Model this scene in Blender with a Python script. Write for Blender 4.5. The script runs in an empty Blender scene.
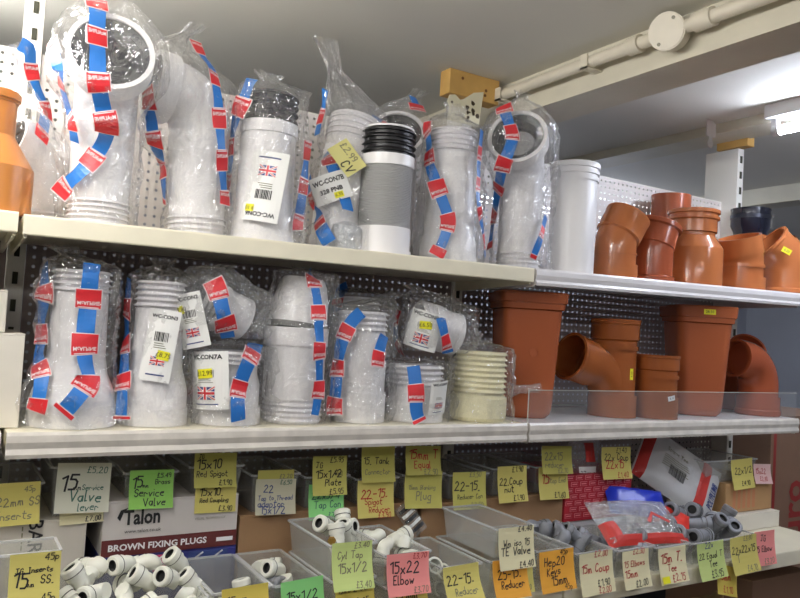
import bpy, bmesh, math, random
import numpy as np
from mathutils import Vector, Matrix, noise
random.seed(7)
S = bpy.context.scene
COL = S.collection

# ---------------------------------------------------------------- camera (solved from the vanishing points)
F, CX, CY = 754.0, 400.0, 299.0
def _d(vx, vy):
    v = np.array([(vx-CX)/F, -(vy-CY)/F, -1.0]); return v/np.linalg.norm(v)
_ex = _d(1645, 403); _ey = _d(-57, 304)
_ey = _ey-_ex*(_ex@_ey); _ey /= np.linalg.norm(_ey); _ez = np.cross(_ex, _ey)
RW = np.array([_ex, _ey, _ez]); CAM = np.array([0.0, -1.25, 1.55])
cd = bpy.data.cameras.new('camera'); cam = bpy.data.objects.new('camera', cd); COL.objects.link(cam)
cd.sensor_width = 36.0; cd.lens = F/800*36.0; cd.clip_start = 0.02
cam.matrix_world = Matrix.Translation(Vector(CAM)) @ Matrix(RW.tolist()).to_4x4()
S.camera = cam
# ---------------------------------------------------------------- exposure, world
S.view_settings.view_transform = 'Standard'; S.view_settings.look = 'None'
S.view_settings.gamma = 1.0; S.view_settings.use_curve_mapping = False
S.view_settings.exposure = -0.22
W = bpy.data.worlds.new('world'); S.world = W; W.use_nodes = True
W.node_tree.nodes['Background'].inputs[0].default_value = (0.80, 0.78, 0.80, 1)
W.node_tree.nodes['Background'].inputs[1].default_value = 0.18
S.cycles.transparent_max_bounces = 40
S.cycles.max_bounces = 8

def P(px, py, Y):
    v = RW @ np.array([(px-CX)/F, -(py-CY)/F, -1.0]); return CAM+v*((Y-CAM[1])/v[1])
def Q(p):
    c = RW.T @ (np.asarray(p, float)-CAM); return np.array([CX-F*c[0]/c[2], CY+F*c[1]/c[2]])
def QA(A):
    c = (A-CAM) @ RW; return np.stack([CX-F*c[:, 0]/c[:, 2], CY+F*c[:, 1]/c[:, 2]], 1)

# ---------------------------------------------------------------- materials
def lin(c):
    return tuple((x/255/12.92 if x/255 <= .04045 else ((x/255+.055)/1.055)**2.4) for x in c)
_m = {}
def mat(key, col=None, rough=.5, spec=.5, noise_amt=0., noise_scale=20., bump=0., bump_scale=60., metal=0., coat=0., emit=None, es=0., sub=0.):
    if key in _m: return _m[key]
    m = bpy.data.materials.new(key); m.use_nodes = True; nt = m.node_tree; b = nt.nodes['Principled BSDF']
    c = lin(col); b.inputs['Base Color'].default_value = (*c, 1); b.inputs['Roughness'].default_value = rough
    b.inputs['Specular IOR Level'].default_value = spec; b.inputs['Metallic'].default_value = metal
    b.inputs['Coat Weight'].default_value = coat
    if sub: b.inputs['Subsurface Weight'].default_value = sub; b.inputs['Subsurface Scale'].default_value = .01
    if emit: b.inputs['Emission Color'].default_value = (*lin(emit), 1); b.inputs['Emission Strength'].default_value = es
    if noise_amt or bump:
        tc = nt.nodes.new('ShaderNodeTexCoord')
    if noise_amt:
        n = nt.nodes.new('ShaderNodeTexNoise'); n.inputs['Scale'].default_value = noise_scale; n.inputs['Detail'].default_value = 5
        nt.links.new(tc.outputs['Object'], n.inputs['Vector'])
        r = nt.nodes.new('ShaderNodeValToRGB'); r.color_ramp.elements[0].position = .3; r.color_ramp.elements[1].position = .7
        r.color_ramp.elements[0].color = (*[x*(1-noise_amt) for x in c], 1); r.color_ramp.elements[1].color = (*[min(1, x*(1+noise_amt*.5)) for x in c], 1)
        nt.links.new(n.outputs['Fac'], r.inputs['Fac']); nt.links.new(r.outputs['Color'], b.inputs['Base Color'])
    if bump:
        n2 = nt.nodes.new('ShaderNodeTexNoise'); n2.inputs['Scale'].default_value = bump_scale; n2.inputs['Detail'].default_value = 3
        nt.links.new(tc.outputs['Object'], n2.inputs['Vector'])
        bp = nt.nodes.new('ShaderNodeBump'); bp.inputs['Strength'].default_value = bump; bp.inputs['Distance'].default_value = .01
        nt.links.new(n2.outputs['Fac'], bp.inputs['Height']); nt.links.new(bp.outputs['Normal'], b.inputs['Normal'])
    _m[key] = m; return m

def film(key, white=.06, gloss=.10, rough=.16, tint=(1, 1, 1), bscale=55., bstr=.55):
    """crinkled clear polythene: mostly see-through, a little haze, sharp glints"""
    if key in _m: return _m[key]
    m = bpy.data.materials.new(key); m.use_nodes = True; nt = m.node_tree; N = nt.nodes; L = nt.links; N.clear()
    def math_(op, a, b=None):
        n = N.new('ShaderNodeMath'); n.operation = op
        for k, v in enumerate((a, b)):
            if v is None: continue
            if isinstance(v, (int, float)): n.inputs[k].default_value = v
            else: L.new(v, n.inputs[k])
        return n.outputs[0]
    out = N.new('ShaderNodeOutputMaterial'); tc = N.new('ShaderNodeTexCoord')
    mp = N.new('ShaderNodeMapping'); mp.inputs['Scale'].default_value = (1, 1, .55); L.new(tc.outputs['Object'], mp.inputs['Vector'])
    n1 = N.new('ShaderNodeTexNoise'); n1.inputs['Scale'].default_value = bscale*.5; n1.inputs['Detail'].default_value = 2; n1.inputs['Distortion'].default_value = 2.
    v = N.new('ShaderNodeTexVoronoi'); v.inputs['Scale'].default_value = bscale*.62; v.feature = 'F1'; v.distance = 'MANHATTAN'
    L.new(mp.outputs[0], n1.inputs['Vector']); L.new(mp.outputs[0], v.inputs['Vector'])
    bp = N.new('ShaderNodeBump'); bp.inputs['Strength'].default_value = bstr; bp.inputs['Distance'].default_value = .022
    L.new(math_('ADD', n1.outputs['Fac'], math_('MULTIPLY', v.outputs['Distance'], .45)), bp.inputs['Height'])
    tr = N.new('ShaderNodeBsdfTransparent'); tr.inputs[0].default_value = (*tint, 1)
    gl = N.new('ShaderNodeBsdfGlossy'); gl.inputs['Roughness'].default_value = rough; L.new(bp.outputs['Normal'], gl.inputs['Normal'])
    df = N.new('ShaderNodeBsdfDiffuse'); df.inputs[0].default_value = (.88, .89, .90, 1)
    lw = N.new('ShaderNodeLayerWeight'); lw.inputs['Blend'].default_value = .22
    mr = N.new('ShaderNodeMapRange'); mr.inputs['To Min'].default_value = gloss; mr.inputs['To Max'].default_value = min(.75, gloss*5)
    L.new(lw.outputs['Facing'], mr.inputs['Value'])
    mx = N.new('ShaderNodeMixShader'); mx.inputs[0].default_value = white; L.new(tr.outputs[0], mx.inputs[1]); L.new(df.outputs[0], mx.inputs[2])
    m2 = N.new('ShaderNodeMixShader'); L.new(mr.outputs[0], m2.inputs[0]); L.new(mx.outputs[0], m2.inputs[1]); L.new(gl.outputs[0], m2.inputs[2])
    L.new(m2.outputs[0], out.inputs[0]); _m[key] = m; return m

def pegboard(key, col, hole=.0029, pitch=.0175):
    """sheet metal with round holes punched right through"""
    m = bpy.data.materials.new(key); m.use_nodes = True; nt = m.node_tree; N = nt.nodes; L = nt.links
    b = N['Principled BSDF']; b.inputs['Base Color'].default_value = (*lin(col), 1); b.inputs['Roughness'].default_value = .45
    out = N['Material Output']
    tc = N.new('ShaderNodeTexCoord'); sp = N.new('ShaderNodeSeparateXYZ'); L.new(tc.outputs['Object'], sp.inputs[0])
    def cell(s):
        a = N.new('ShaderNodeMath'); a.operation = 'DIVIDE'; L.new(s, a.inputs[0]); a.inputs[1].default_value = pitch
        f = N.new('ShaderNodeMath'); f.operation = 'FRACT'; L.new(a.outputs[0], f.inputs[0])
        s2 = N.new('ShaderNodeMath'); s2.operation = 'SUBTRACT'; L.new(f.outputs[0], s2.inputs[0]); s2.inputs[1].default_value = .5
        q = N.new('ShaderNodeMath'); q.operation = 'POWER'; L.new(s2.outputs[0], q.inputs[0]); q.inputs[1].default_value = 2
        return q.outputs[0]
    s = N.new('ShaderNodeMath'); s.operation = 'ADD'; L.new(cell(sp.outputs[0]), s.inputs[0]); L.new(cell(sp.outputs[2]), s.inputs[1])
    lt = N.new('ShaderNodeMath'); lt.operation = 'LESS_THAN'; L.new(s.outputs[0], lt.inputs[0]); lt.inputs[1].default_value = (hole/pitch)**2
    tr = N.new('ShaderNodeBsdfTransparent'); mx = N.new('ShaderNodeMixShader')
    L.new(lt.outputs[0], mx.inputs[0]); L.new(b.outputs[0], mx.inputs[1]); L.new(tr.outputs[0], mx.inputs[2]); L.new(mx.outputs[0], out.inputs[0])
    _m[key] = m; return m

WHITE = mat('white_plastic', (243, 241, 240), .32, sub=0)
WHITE2 = mat('white_rubber_fins', (233, 231, 232), .42)
GREYF = mat('grey_ribbed_plastic', (168, 168, 166), .45)
BLACK = mat('black_rubber', (22, 21, 22), .38)
DARKSEAL = mat('dark_grey_seal', (58, 58, 60), .45)
CREAM = mat('cream_plastic', (246, 240, 200), .4)
CLAY = mat('terracotta_plastic', (178, 106, 62), .16, noise_amt=.07, noise_scale=9, bump=.03, bump_scale=30)
CLAY2 = mat('dark_terracotta_plastic', (158, 80, 50), .2, noise_amt=.08, noise_scale=9, bump=.03, bump_scale=30)
CLAYIN = CLAY2
ORANGE = mat('orange_terracotta_plastic', (190, 122, 56), .3, noise_amt=.07, noise_scale=8)
GULLY = mat('red_brown_gully_plastic', (164, 88, 52), .26, noise_amt=.06, noise_scale=6, bump=.04, bump_scale=20)
BAG = film('clear_polythene', white=.04, gloss=.12, rough=.11, bstr=1.)
BAG2 = film('cloudy_polythene', white=.10, gloss=.11, rough=.13, bstr=1.)
TBLUE = mat('tape_blue', (38, 112, 190), .4); TRED = mat('tape_red', (205, 40, 48), .4); TWHITE = mat('tape_white', (236, 226, 226), .4)
CARD = mat('label_white', (240, 240, 236), .5); INK = mat('ink_black', (30, 30, 32), .6); INKB = mat('ink_blue', (45, 62, 120), .6)
INKR = mat('ink_red', (178, 36, 40), .6); INKG = mat('ink_green', (62, 104, 90), .6); INKLT = mat('ink_faded', (120, 118, 92), .6)
FLAGB = mat('flag_blue', (40, 50, 120), .5); STICK = mat('sticker_yellow', (238, 232, 40), .5); STICKW = mat('sticker_white', (238, 238, 238), .5)
SHELFC = mat('cream_enamel', (238, 231, 206), .32, noise_amt=.06, noise_scale=14)
SHELFW = mat('white_enamel', (226, 222, 220), .3, noise_amt=.06, noise_scale=14)
STRIP = mat('worn_price_strip', (214, 208, 198), .3, noise_amt=.16, noise_scale=26)
STEELW = mat('white_enamelled_steel', (232, 230, 222), .4)
DARK = mat('dark_slot', (60, 60, 48), .8)

# ---------------------------------------------------------------- mesh helpers
class MB:
    def __init__(s): s.v = []; s.f = []; s.mi = []; s.m = []
    def midx(s, m):
        if m not in s.m: s.m.append(m)
        return s.m.index(m)
    def add(s, vs, fs, m):
        o = len(s.v); i = s.midx(m); s.v += [tuple(v) for v in vs]
        for f in fs: s.f.append(tuple(o+k for k in f)); s.mi.append(i)
    def box(s, x0, y0, z0, x1, y1, z1, m):
        vs = [(x, y, z) for z in (z0, z1) for y in (y0, y1) for x in (x0, x1)]
        s.add(vs, [(0, 2, 3, 1), (4, 5, 7, 6), (0, 1, 5, 4), (2, 6, 7, 3), (0, 4, 6, 2), (1, 3, 7, 5)], m)
    def prism(s, prof, x0, x1, m, axis='x'):
        n = len(prof)
        mk = {'x': lambda t, a, b: (t, a, b), 'y': lambda t, a, b: (a, t, b), 'z': lambda t, a, b: (a, b, t)}[axis]
        vs = [mk(x0, a, b) for a, b in prof]+[mk(x1, a, b) for a, b in prof]
        s.add(vs, [tuple(range(n))[::-1], tuple(range(n, 2*n))]+[(k, (k+1) % n, n+(k+1) % n, n+k) for k in range(n)], m)

def obj(name, mb, parent=None, smooth=None, loc=None, bevel=0, fix=True):
    me = bpy.data.meshes.new(name); me.from_pydata([tuple(map(float, v)) for v in mb.v], [], mb.f)
    for m in mb.m: me.materials.append(m)
    me.polygons.foreach_set('material_index', mb.mi)
    if fix:
        bm = bmesh.new(); bm.from_mesh(me); bmesh.ops.recalc_face_normals(bm, faces=bm.faces); bm.to_mesh(me); bm.free()
    if smooth is not None:
        me.polygons.foreach_set('use_smooth', [True]*len(me.polygons)); me.set_sharp_from_angle(angle=math.radians(smooth))
    me.update(); o = bpy.data.objects.new(name, me); COL.objects.link(o)
    if parent: o.parent = parent
    if loc is not None: o.location = loc
    if bevel:
        bv = o.modifiers.new('edge', 'BEVEL'); bv.width = bevel; bv.segments = 2; bv.limit_method = 'ANGLE'
    return o
def tag(o, label, cat, group=None):
    o['label'] = label; o['category'] = cat
    if group: o['group'] = group
    return o
def thing(name, label, cat, loc=(0, 0, 0), group=None, rz=0.):
    o = bpy.data.objects.new(name, None); COL.objects.link(o); o.location = tuple(map(float, loc)); o.rotation_euler.z = rz
    o.empty_display_size = .02
    return tag(o, label, cat, group)
def struct(o): o['kind'] = 'structure'; return o

class Tube:
    """a turtle that lays rings along a path"""
    def __init__(s, pos=(0, 0, 0), d=(0, 0, 1), ref=(1, 0, 0), seg=28):
        s.p = Vector(pos); s.t = Vector(d).normalized(); s.n = Vector(ref); s.n = (s.n-s.t*s.n.dot(s.t)).normalized(); s.seg = seg; s.R = []; s.rad = .05
    def fork(s):
        k = Tube(s.p, s.t, s.n, s.seg); k.rad = s.rad; return k
    def r(s, rad): s.rad = rad; s.R.append((s.p.copy(), s.t.copy(), s.n.copy(), rad)); return s
    def go(s, d, rad=None):
        s.p = s.p+s.t*d; return s.r(s.rad if rad is None else rad)
    def move(s, d): s.p = s.p+s.t*d; return s
    def bend(s, deg, R, ang=0, n=7):
        """bend towards the horizontal-ish direction ang (degrees, in the xy plane, projected)"""
        a = Vector((math.cos(math.radians(ang)), math.sin(math.radians(ang)), 0)); a = (a-s.t*a.dot(s.t)).normalized()
        ax = s.t.cross(a); c = s.p+a*R
        for _ in range(n):
            q = Matrix.Rotation(math.radians(deg/n), 3, ax); s.p = c+q@(s.p-c); s.t = q@s.t; s.n = q@s.n; s.r(s.rad)
        return s
    def fins(s, n, ro, ri, pitch):
        for _ in range(n): s.r(ri).go(pitch*.45).r(ro).go(pitch*.12).r(ro).go(pitch*.43, ri)
        return s
    def mesh(s, mb, m, cap0=True, cap1=True):
        vs = []; fs = []; k = s.seg
        for p, t, n, r in s.R:
            b = t.cross(n)
            for i in range(k):
                a = 2*math.pi*i/k; vs.append(p+(n*math.cos(a)+b*math.sin(a))*r)
        for j in range(len(s.R)-1):
            for i in range(k): fs.append((j*k+i, j*k+(i+1) % k, (j+1)*k+(i+1) % k, (j+1)*k+i))
        if cap0: fs.append(tuple(range(k))[::-1])
        if cap1: fs.append(tuple(range((len(s.R)-1)*k, len(s.R)*k)))
        mb.add(vs, fs, m)
def tube_obj(name, T, m, parent, cap0=True, cap1=True, smooth=30):
    mb = MB(); T.mesh(mb, m, cap0, cap1); return obj(name, mb, parent, smooth)

# ---------------------------------------------------------------- flat print: lettering and marks laid on a sheet
_tc = {}
def text_polys(body, bold=0.0):
    k = (body, bold)
    if k in _tc: return _tc[k]
    c = bpy.data.curves.new('lettering', 'FONT'); c.body = body; c.size = 1; c.resolution_u = 2; c.offset = bold; c.align_x = 'CENTER'; c.align_y = 'CENTER'
    o = bpy.data.objects.new('lettering', c); me = bpy.data.meshes.new_from_object(o)
    r = ([(v.co.x, v.co.y) for v in me.vertices], [tuple(p.vertices) for p in me.polygons])
    bpy.data.objects.remove(o); bpy.data.curves.remove(c); bpy.data.meshes.remove(me); _tc[k] = r; return r
GL = {'0': '10 01 05 16 26 35 31 20 10', '1': '05 26 20', '2': '05 16 26 35 34 00 40', '3': '06 36 13 23 32 31 20 00', '4': '30 36 02 42', '5': '36 06 04 24 33 31 20 00',
      '6': '36 14 01 10 20 31 32 23 03', '7': '06 46 10', '8': '13 04 05 16 26 35 34 23 13 02 01 10 20 31 32 23', '9': '33 13 04 05 16 26 35 31 20',
      'A': '00 26 40;12 32', 'B': '00 06 26 35 34 23 03;23 32 31 20 00', 'C': '35 26 16 05 01 10 20 31', 'D': '00 06 26 34 32 20 00', 'E': '36 06 00 30;03 23', 'F': '36 06 00;03 23',
      'G': '35 26 16 05 01 10 20 31 33 23', 'H': '00 06;30 36;03 33', 'I': '06 26;16 10;00 20', 'J': '06 46;26 21 10 01', 'K': '00 06;36 03 30', 'L': '06 00 30', 'M': '00 06 23 46 40',
      'N': '00 06 30 36', 'O': '10 01 05 16 26 35 31 20 10', 'P': '00 06 26 35 34 23 03', 'R': '00 06 26 35 34 23 03;13 30', 'S': '35 26 16 05 04 13 23 32 31 20 10 01', 'T': '06 46;26 20',
      'U': '06 01 10 20 31 36', 'V': '06 20 46', 'W': '06 10 23 30 46', 'X': '00 46;06 40', 'Y': '06 23 46;23 20', 'Z': '06 46 00 40',
      'a': '33 13 02 01 10 20 33 30', 'b': '06 00 20 31 32 23 03', 'c': '33 13 02 01 10 30', 'd': '36 30 10 01 02 13 33', 'e': '02 32 33 13 02 01 10 30', 'f': '36 26 15 10;03 23',
      'g': '33 13 02 01 10 30;33 39 00', 'h': '06 00;03 23 32 30', 'i': '03 00;05 05', 'j': '13 10 00', 'k': '06 00;33 01 30', 'l': '06 00 10', 'm': '00 03 13 20;13 33 40', 'n': '00 03 23 32 30',
      'o': '10 01 02 13 23 32 31 20 10', 'p': '03 00;03 23 32 31 21 01', 'q': '33 13 02 11 31;33 30', 'r': '00 03 13 32', 's': '33 13 02 31 20 00', 't': '16 11 20 30;04 34', 'u': '03 01 10 30 33',
      'v': '03 10 33', 'w': '03 10 22 30 43', 'x': '00 33;03 30', 'y': '03 11 33;33 00', 'z': '03 33 00 30', '.': '00 10', '-': '03 33', '/': '00 46', '£': '35 26 16 11 00 40;03 23', '&': '40 05 26 01 20 42'}
GL.update({'g': '33 13 02 01 10 30;33 3b 0b', 'p': '03 0b;03 23 32 31 20 00', 'y': '03 10 33;33 0b', 'q': '33 13 02 01 10 30;33 3b', 'j': '13 1b 0b'})
class Sheet:
    def __init__(s, fn): s.fn = fn; s.mb = MB()
    def poly(s, pts, m, h=.0004): s.mb.add([s.fn(u, v, h) for u, v in pts], [tuple(range(len(pts)))], m)
    def rect(s, x0, y0, x1, y1, m, h=.0, nu=1, nv=1):
        nu = max(nu, min(8, int(abs(x1-x0)/.007)))
        vs = [s.fn(x0+(x1-x0)*i/nu, y0+(y1-y0)*j/nv, h) for j in range(nv+1) for i in range(nu+1)]
        s.mb.add(vs, [(j*(nu+1)+i, j*(nu+1)+i+1, (j+1)*(nu+1)+i+1, (j+1)*(nu+1)+i) for j in range(nv) for i in range(nu)], m)
    def line(s, x0, y0, x1, y1, w, m, h=.0005):
        dx, dy = x1-x0, y1-y0; l = math.hypot(dx, dy)
        if l > .012:
            k = int(l/.008)+1
            for i in range(k): s.line(x0+dx*i/k, y0+dy*i/k, x0+dx*(i+1)/k, y0+dy*(i+1)/k, w, m, h)
            return
        if l < 1e-6: dx, dy, l = w, 0, w
        ux, uy = dx/l, dy/l; px, py = -uy*w/2, ux*w/2; ex, ey = ux*w*.35, uy*w*.35
        s.poly([(x0-ex+px, y0-ey+py), (x0-ex-px, y0-ey-py), (x1+ex-px, y1+ey-py), (x1+ex+px, y1+ey+py)], m, h)
    def hand(s, txt, x, y, size, m, w=None, h=.0006, slope=0., jit=.5):
        """hand lettering: x,y is the left end of the base line, size the cap height"""
        k = size/6; w = w or size*.12; cx = x
        for ch in txt:
            if ch == ' ': cx += 3.2*k; continue
            g = GL.get(ch) or GL.get(ch.upper()) or GL['o']; mxx = 0
            jy = random.uniform(-jit, jit)*k; sk = .12+random.uniform(-.08, .08)
            for st in g.split(';'):
                pts = [(int(a[0]), int(a[1]) if a[1].isdigit() else 96-ord(a[1])) for a in st.split()]; mxx = max([mxx]+[p[0] for p in pts])
                q = [(cx+(a+b*sk)*k*.9+random.uniform(-.12, .12)*k, y+b*k+jy+slope*(cx-x)+random.uniform(-.12, .12)*k) for a, b in pts]
                for i in range(len(q)-1): s.line(*q[i], *q[i+1], w, m, h)
            cx += (mxx+1.5)*k*.9
        return cx
    def print(s, txt, x, y, size, m, rot=0., bold=0., h=.0006, sx=1., width=None):
        vs, fs = text_polys(txt, bold)
        if width:
            xs = [v[0] for v in vs]; sx = width/((max(xs)-min(xs))*size)
        c, sn = math.cos(math.radians(rot)), math.sin(math.radians(rot))
        s.mb.add([s.fn(x+(a*sx*c-b*sn)*size, y+(a*sx*sn+b*c)*size, h) for a, b in vs], fs, m)
    def flag(s, x, y, w, hh, h=.0006):
        s.rect(x-w/2, y-hh/2, x+w/2, y+hh/2, FLAGB, h)
        for a in (1, -1):
            s.line(x-w/2, y-a*hh/2, x+w/2, y+a*hh/2, hh*.2, CARD, h+.0002); s.line(x-w/2, y-a*hh/2, x+w/2, y+a*hh/2, hh*.08, TRED, h+.0003)
        s.rect(x-w/2, y-hh*.17, x+w/2, y+hh*.17, CARD, h+.0004); s.rect(x-hh*.17, y-hh/2, x+hh*.17, y+hh/2, CARD, h+.0004)
        s.rect(x-w/2, y-hh*.1, x+w/2, y+hh*.1, TRED, h+.0005); s.rect(x-hh*.1, y-hh/2, x+hh*.1, y+hh/2, TRED, h+.0005)
    def barcode(s, x, y, w, hh, h=.0006):
        cx = x-w/2
        while cx < x+w/2:
            b = random.choice((.0008, .0012, .002)); s.rect(cx, y-hh/2, cx+b, y+hh/2, INK, h); cx += b+random.choice((.0008, .0014))
    def obj(s, name, parent=None, loc=None): return obj(name, s.mb, parent, fix=False, loc=loc)

def plane_fn(o, ux, uy, curl=0., size=.07, bow=0.):
    o = Vector(o); ux = Vector(ux).normalized(); uy = Vector(uy).normalized(); n = ux.cross(uy).normalized()
    def fn(u, v, h):
        k = max(0., .5-v/size); return o+ux*u+uy*v+n*(h+curl*k*k-bow*u*u)
    return fn

# ---------------------------------------------------------------- bags
def local_pts(th):
    return np.array([tuple(v.co) for c in th.children if c.type == 'MESH' for v in c.data.vertices])
class Bag:
    """a polythene bag pulled round the parts of a thing; grid of rings from the shelf upwards"""
    def __init__(s, th, margin=.006, top=.03, seed=0, nt=36, na=64, crinkle=.006, fin=None, m=None, zmin=.001, win=.02, neck=None, squeeze=0.):
        s.th = th; pts = local_pts(th); s.loc = np.array(th.location); rnd = random.Random(seed)
        z0, z1 = max(zmin, pts[:, 2].min()), pts[:, 2].max(); H = z1-z0
        th_ = np.linspace(0, 2*math.pi, na, endpoint=False); D = np.stack([np.cos(th_), np.sin(th_)], 1)
        zs = np.linspace(z0, z1+margin, nt); cen = []; rad = []
        for z in zs:
            w = win
            while True:
                sl = pts[np.abs(pts[:, 2]-z) < w]
                if len(sl) >= 12: break
                w *= 1.6
            c = (sl[:, :2].max(0)+sl[:, :2].min(0))/2; cen.append(c); rad.append(((sl[:, :2]-c) @ D.T).max(0))
        cen = np.array(cen); rad = np.array(rad)
        for _ in range(2):
            cen[1:-1] = (cen[:-2]+2*cen[1:-1]+cen[2:])/4
            rs = rad.copy(); rs[1:-1] = (rad[:-2]+rad[1:-1]+rad[2:])/3; rad = np.maximum(rs, rad-.003)
        G = np.zeros((nt, na, 3))
        for j in range(nt):
            for i in range(na):
                q = Vector((D[i, 0]*2.2+seed*3.7, D[i, 1]*2.2, zs[j]*22)); n1 = noise.noise(q); n2 = abs(noise.noise(q*2.6+Vector((5, 5, 5))))
                r = rad[j, i]+margin*(1.1+.9*n1)+crinkle*n2
                r += .0028*abs(math.sin(th_[i]*4.5+seed+2.2*noise.noise(Vector((seed, zs[j]*9, 3)))))*(.4+1.2*max(0, noise.noise(Vector((D[i, 0], D[i, 1], zs[j]*8+seed)))+.3))
                if fin:
                    for fa, fs in (fin if isinstance(fin, list) else [fin]):
                        dd = (math.degrees(th_[i])-fa+180) % 360-180
                        r += fs*math.exp(-(dd/9)**2)*(.6+.8*abs(noise.noise(Vector((seed, zs[j]*16, 1)))))
                G[j, i] = (*(cen[j]+D[i]*r), zs[j])
        rings = [G[j] for j in range(nt)]
        nx, ny, nh, nw = neck or (0., 0., top, .45)      # gathered neck above the top
        for q, (k, f) in enumerate(((.25, .9), (.55, .66), (.8, .4), (1., .3), (1.35, .34), (1.7, .45))):
            c = cen[-1]; r = G[-1].copy(); hh = nh*k
            r[:, :2] = c+(r[:, :2]-c)*f*np.array([1, .75 if q < 3 else .35])+np.array([nx, ny])*k
            for i in range(na): r[i, :2] += (D[i]*noise.noise(Vector((D[i, 0]*4, D[i, 1]*4, q*1.3+seed)))*.008); 
            r[:, 2] = z1+margin+hh+np.array([noise.noise(Vector((D[i, 0]*3, D[i, 1]*3, q+9.+seed))) for i in range(na)])*.006
            rings.append(r)
        s.G = np.array(rings); s.W = s.G.reshape(-1, 3)+s.loc; s.na = na; s.nr = len(rings)
        mb = MB(); fs = [(j*na+i, j*na+(i+1) % na, (j+1)*na+(i+1) % na, (j+1)*na+i) for j in range(s.nr-1) for i in range(na)]
        mb.add(s.G.reshape(-1, 3), fs, m or BAG); s.o = obj('bag', mb, th, smooth=28, fix=False)
        # normals and visible points for placing print on the film
        N = np.zeros_like(s.G)
        for j in range(s.nr):
            a = np.roll(s.G[j], -1, 0)-np.roll(s.G[j], 1, 0); b = s.G[min(j+1, s.nr-1)]-s.G[max(j-1, 0)]; n = np.cross(a, b); N[j] = n/np.maximum(np.linalg.norm(n, axis=1), 1e-9)[:, None]
        s.N = N.reshape(-1, 3); s.px = QA(s.W); v = CAM-s.W; v /= np.linalg.norm(v, axis=1)[:, None]; s.vis = (s.N*v).sum(1) > .05
    def at(s, px, py):
        d = ((s.px-np.array([px, py]))**2).sum(1)+np.where(s.vis, 0, 400); ks = np.argsort(d)[:4]; w = 1/(d[ks]+4.); w /= w.sum()
        p = (s.G.reshape(-1, 3)[ks]*w[:, None]).sum(0); n = (s.N[ks]*w[:, None]).sum(0); return Vector(p), Vector(n).normalized()
    def tape(s, path, start='r', flip=False, wr=.036, wb=.024, lr=.034, lb=.036):
        pts = []
        for (x0, y0), (x1, y1) in zip(path[:-1], path[1:]):
            n = max(2, int(math.hypot(x1-x0, y1-y0)/4))
            for k in range(n): pts.append(s.at(x0+(x1-x0)*k/n, y0+(y1-y0)*k/n))
        pts.append(s.at(*path[-1])); p = np.array([tuple(a) for a, b in pts]); nn = np.array([tuple(b) for a, b in pts])
        for _ in range(4):
            p[1:-1] = (p[:-2]+2*p[1:-1]+p[2:])/4; nn[1:-1] = (nn[:-2]+2*nn[1:-1]+nn[2:])/4
        L = np.concatenate([[0], np.cumsum(np.linalg.norm(np.diff(p, axis=0), axis=1))])
        def fn(u, v, h):
            u = min(max(u, 0), L[-1]); q = np.array([np.interp(u, L, p[:, k]) for k in range(3)]); n = np.array([np.interp(u, L, nn[:, k]) for k in range(3)])
            e = .012; t = np.array([np.interp(min(u+e, L[-1]), L, p[:, k])-np.interp(max(u-e, 0), L, p[:, k]) for k in range(3)])
            n /= np.linalg.norm(n)+1e-9; b = np.cross(t, n); b /= np.linalg.norm(b)+1e-9
            return Vector(q+b*v+n*(h+.0022-3.*v*v))
        sh = Sheet(fn); u = 0.; red = start == 'r'
        while u < L[-1]-.006:
            l = min((lr if red else lb)*random.uniform(.85, 1.15), L[-1]-u); w = (wr if red else wb)*random.uniform(.9, 1.08)
            if red:
                sh.rect(u, -w/2, u+l, w/2, TWHITE, 0, 3, 4); sh.rect(u+.0015, -w/2+.0015, u+l-.0015, w/2-.0015, TRED, .0006, 3, 4)
                if l > .024:
                    sh.print('McALPINE', u+l*(.30 if flip else .70), 0, .0085, TWHITE, rot=(90 if flip else -90), bold=.02, h=.0013, width=w*.82)
                    sh.rect(u+l*(.06 if flip else .90), -w*.38, u+l*(.10 if flip else .94), w*.38, TWHITE, .0013, 1, 4)
            else: sh.rect(u, -w/2, u+l, w/2, TBLUE, 0, 3, 3)
            u += l; red = not red
        return sh.obj('printed_tape', s.o)
    def card(s, px, py, w, h, roll=0., draw=None, sink=0., bow=6.):
        """a printed card slipped inside the film, facing out of the bag at that spot"""
        p, n = s.at(px, py); n = Vector((n.x, n.y, n.z*.6)).normalized(); ux = Vector((0, 0, 1)).cross(n).normalized(); uy = n.cross(ux)
        q = Matrix.Rotation(math.radians(roll), 3, n); sh = Sheet(plane_fn(p+n*(.004-sink), q@ux, q@uy, bow=bow))
        sh.rect(-w/2, -h/2, w/2, h/2, CARD, 0, 6, 3)
        if draw: draw(sh, w, h)
        o = sh.obj('label_card', s.th); o['label'] = 'white printed product card'
        return sh.fn, o
def sticker(fn, parent, u, v, w, h, m=None, txt='2.95', roll=0):
    sh = Sheet(fn); c, sn = math.cos(math.radians(roll)), math.sin(math.radians(roll)); f0 = sh.fn
    sh.fn = lambda a, b, hh: f0(u+a*c-b*sn, v+a*sn+b*c, hh+.0016)
    sh.rect(-w/2, -h/2, w/2, h/2, m or STICK, 0, 2, 1); sh.print(txt, 0, 0, h*.75, INK, h=.0004); return sh.obj('price_sticker', parent)
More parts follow.
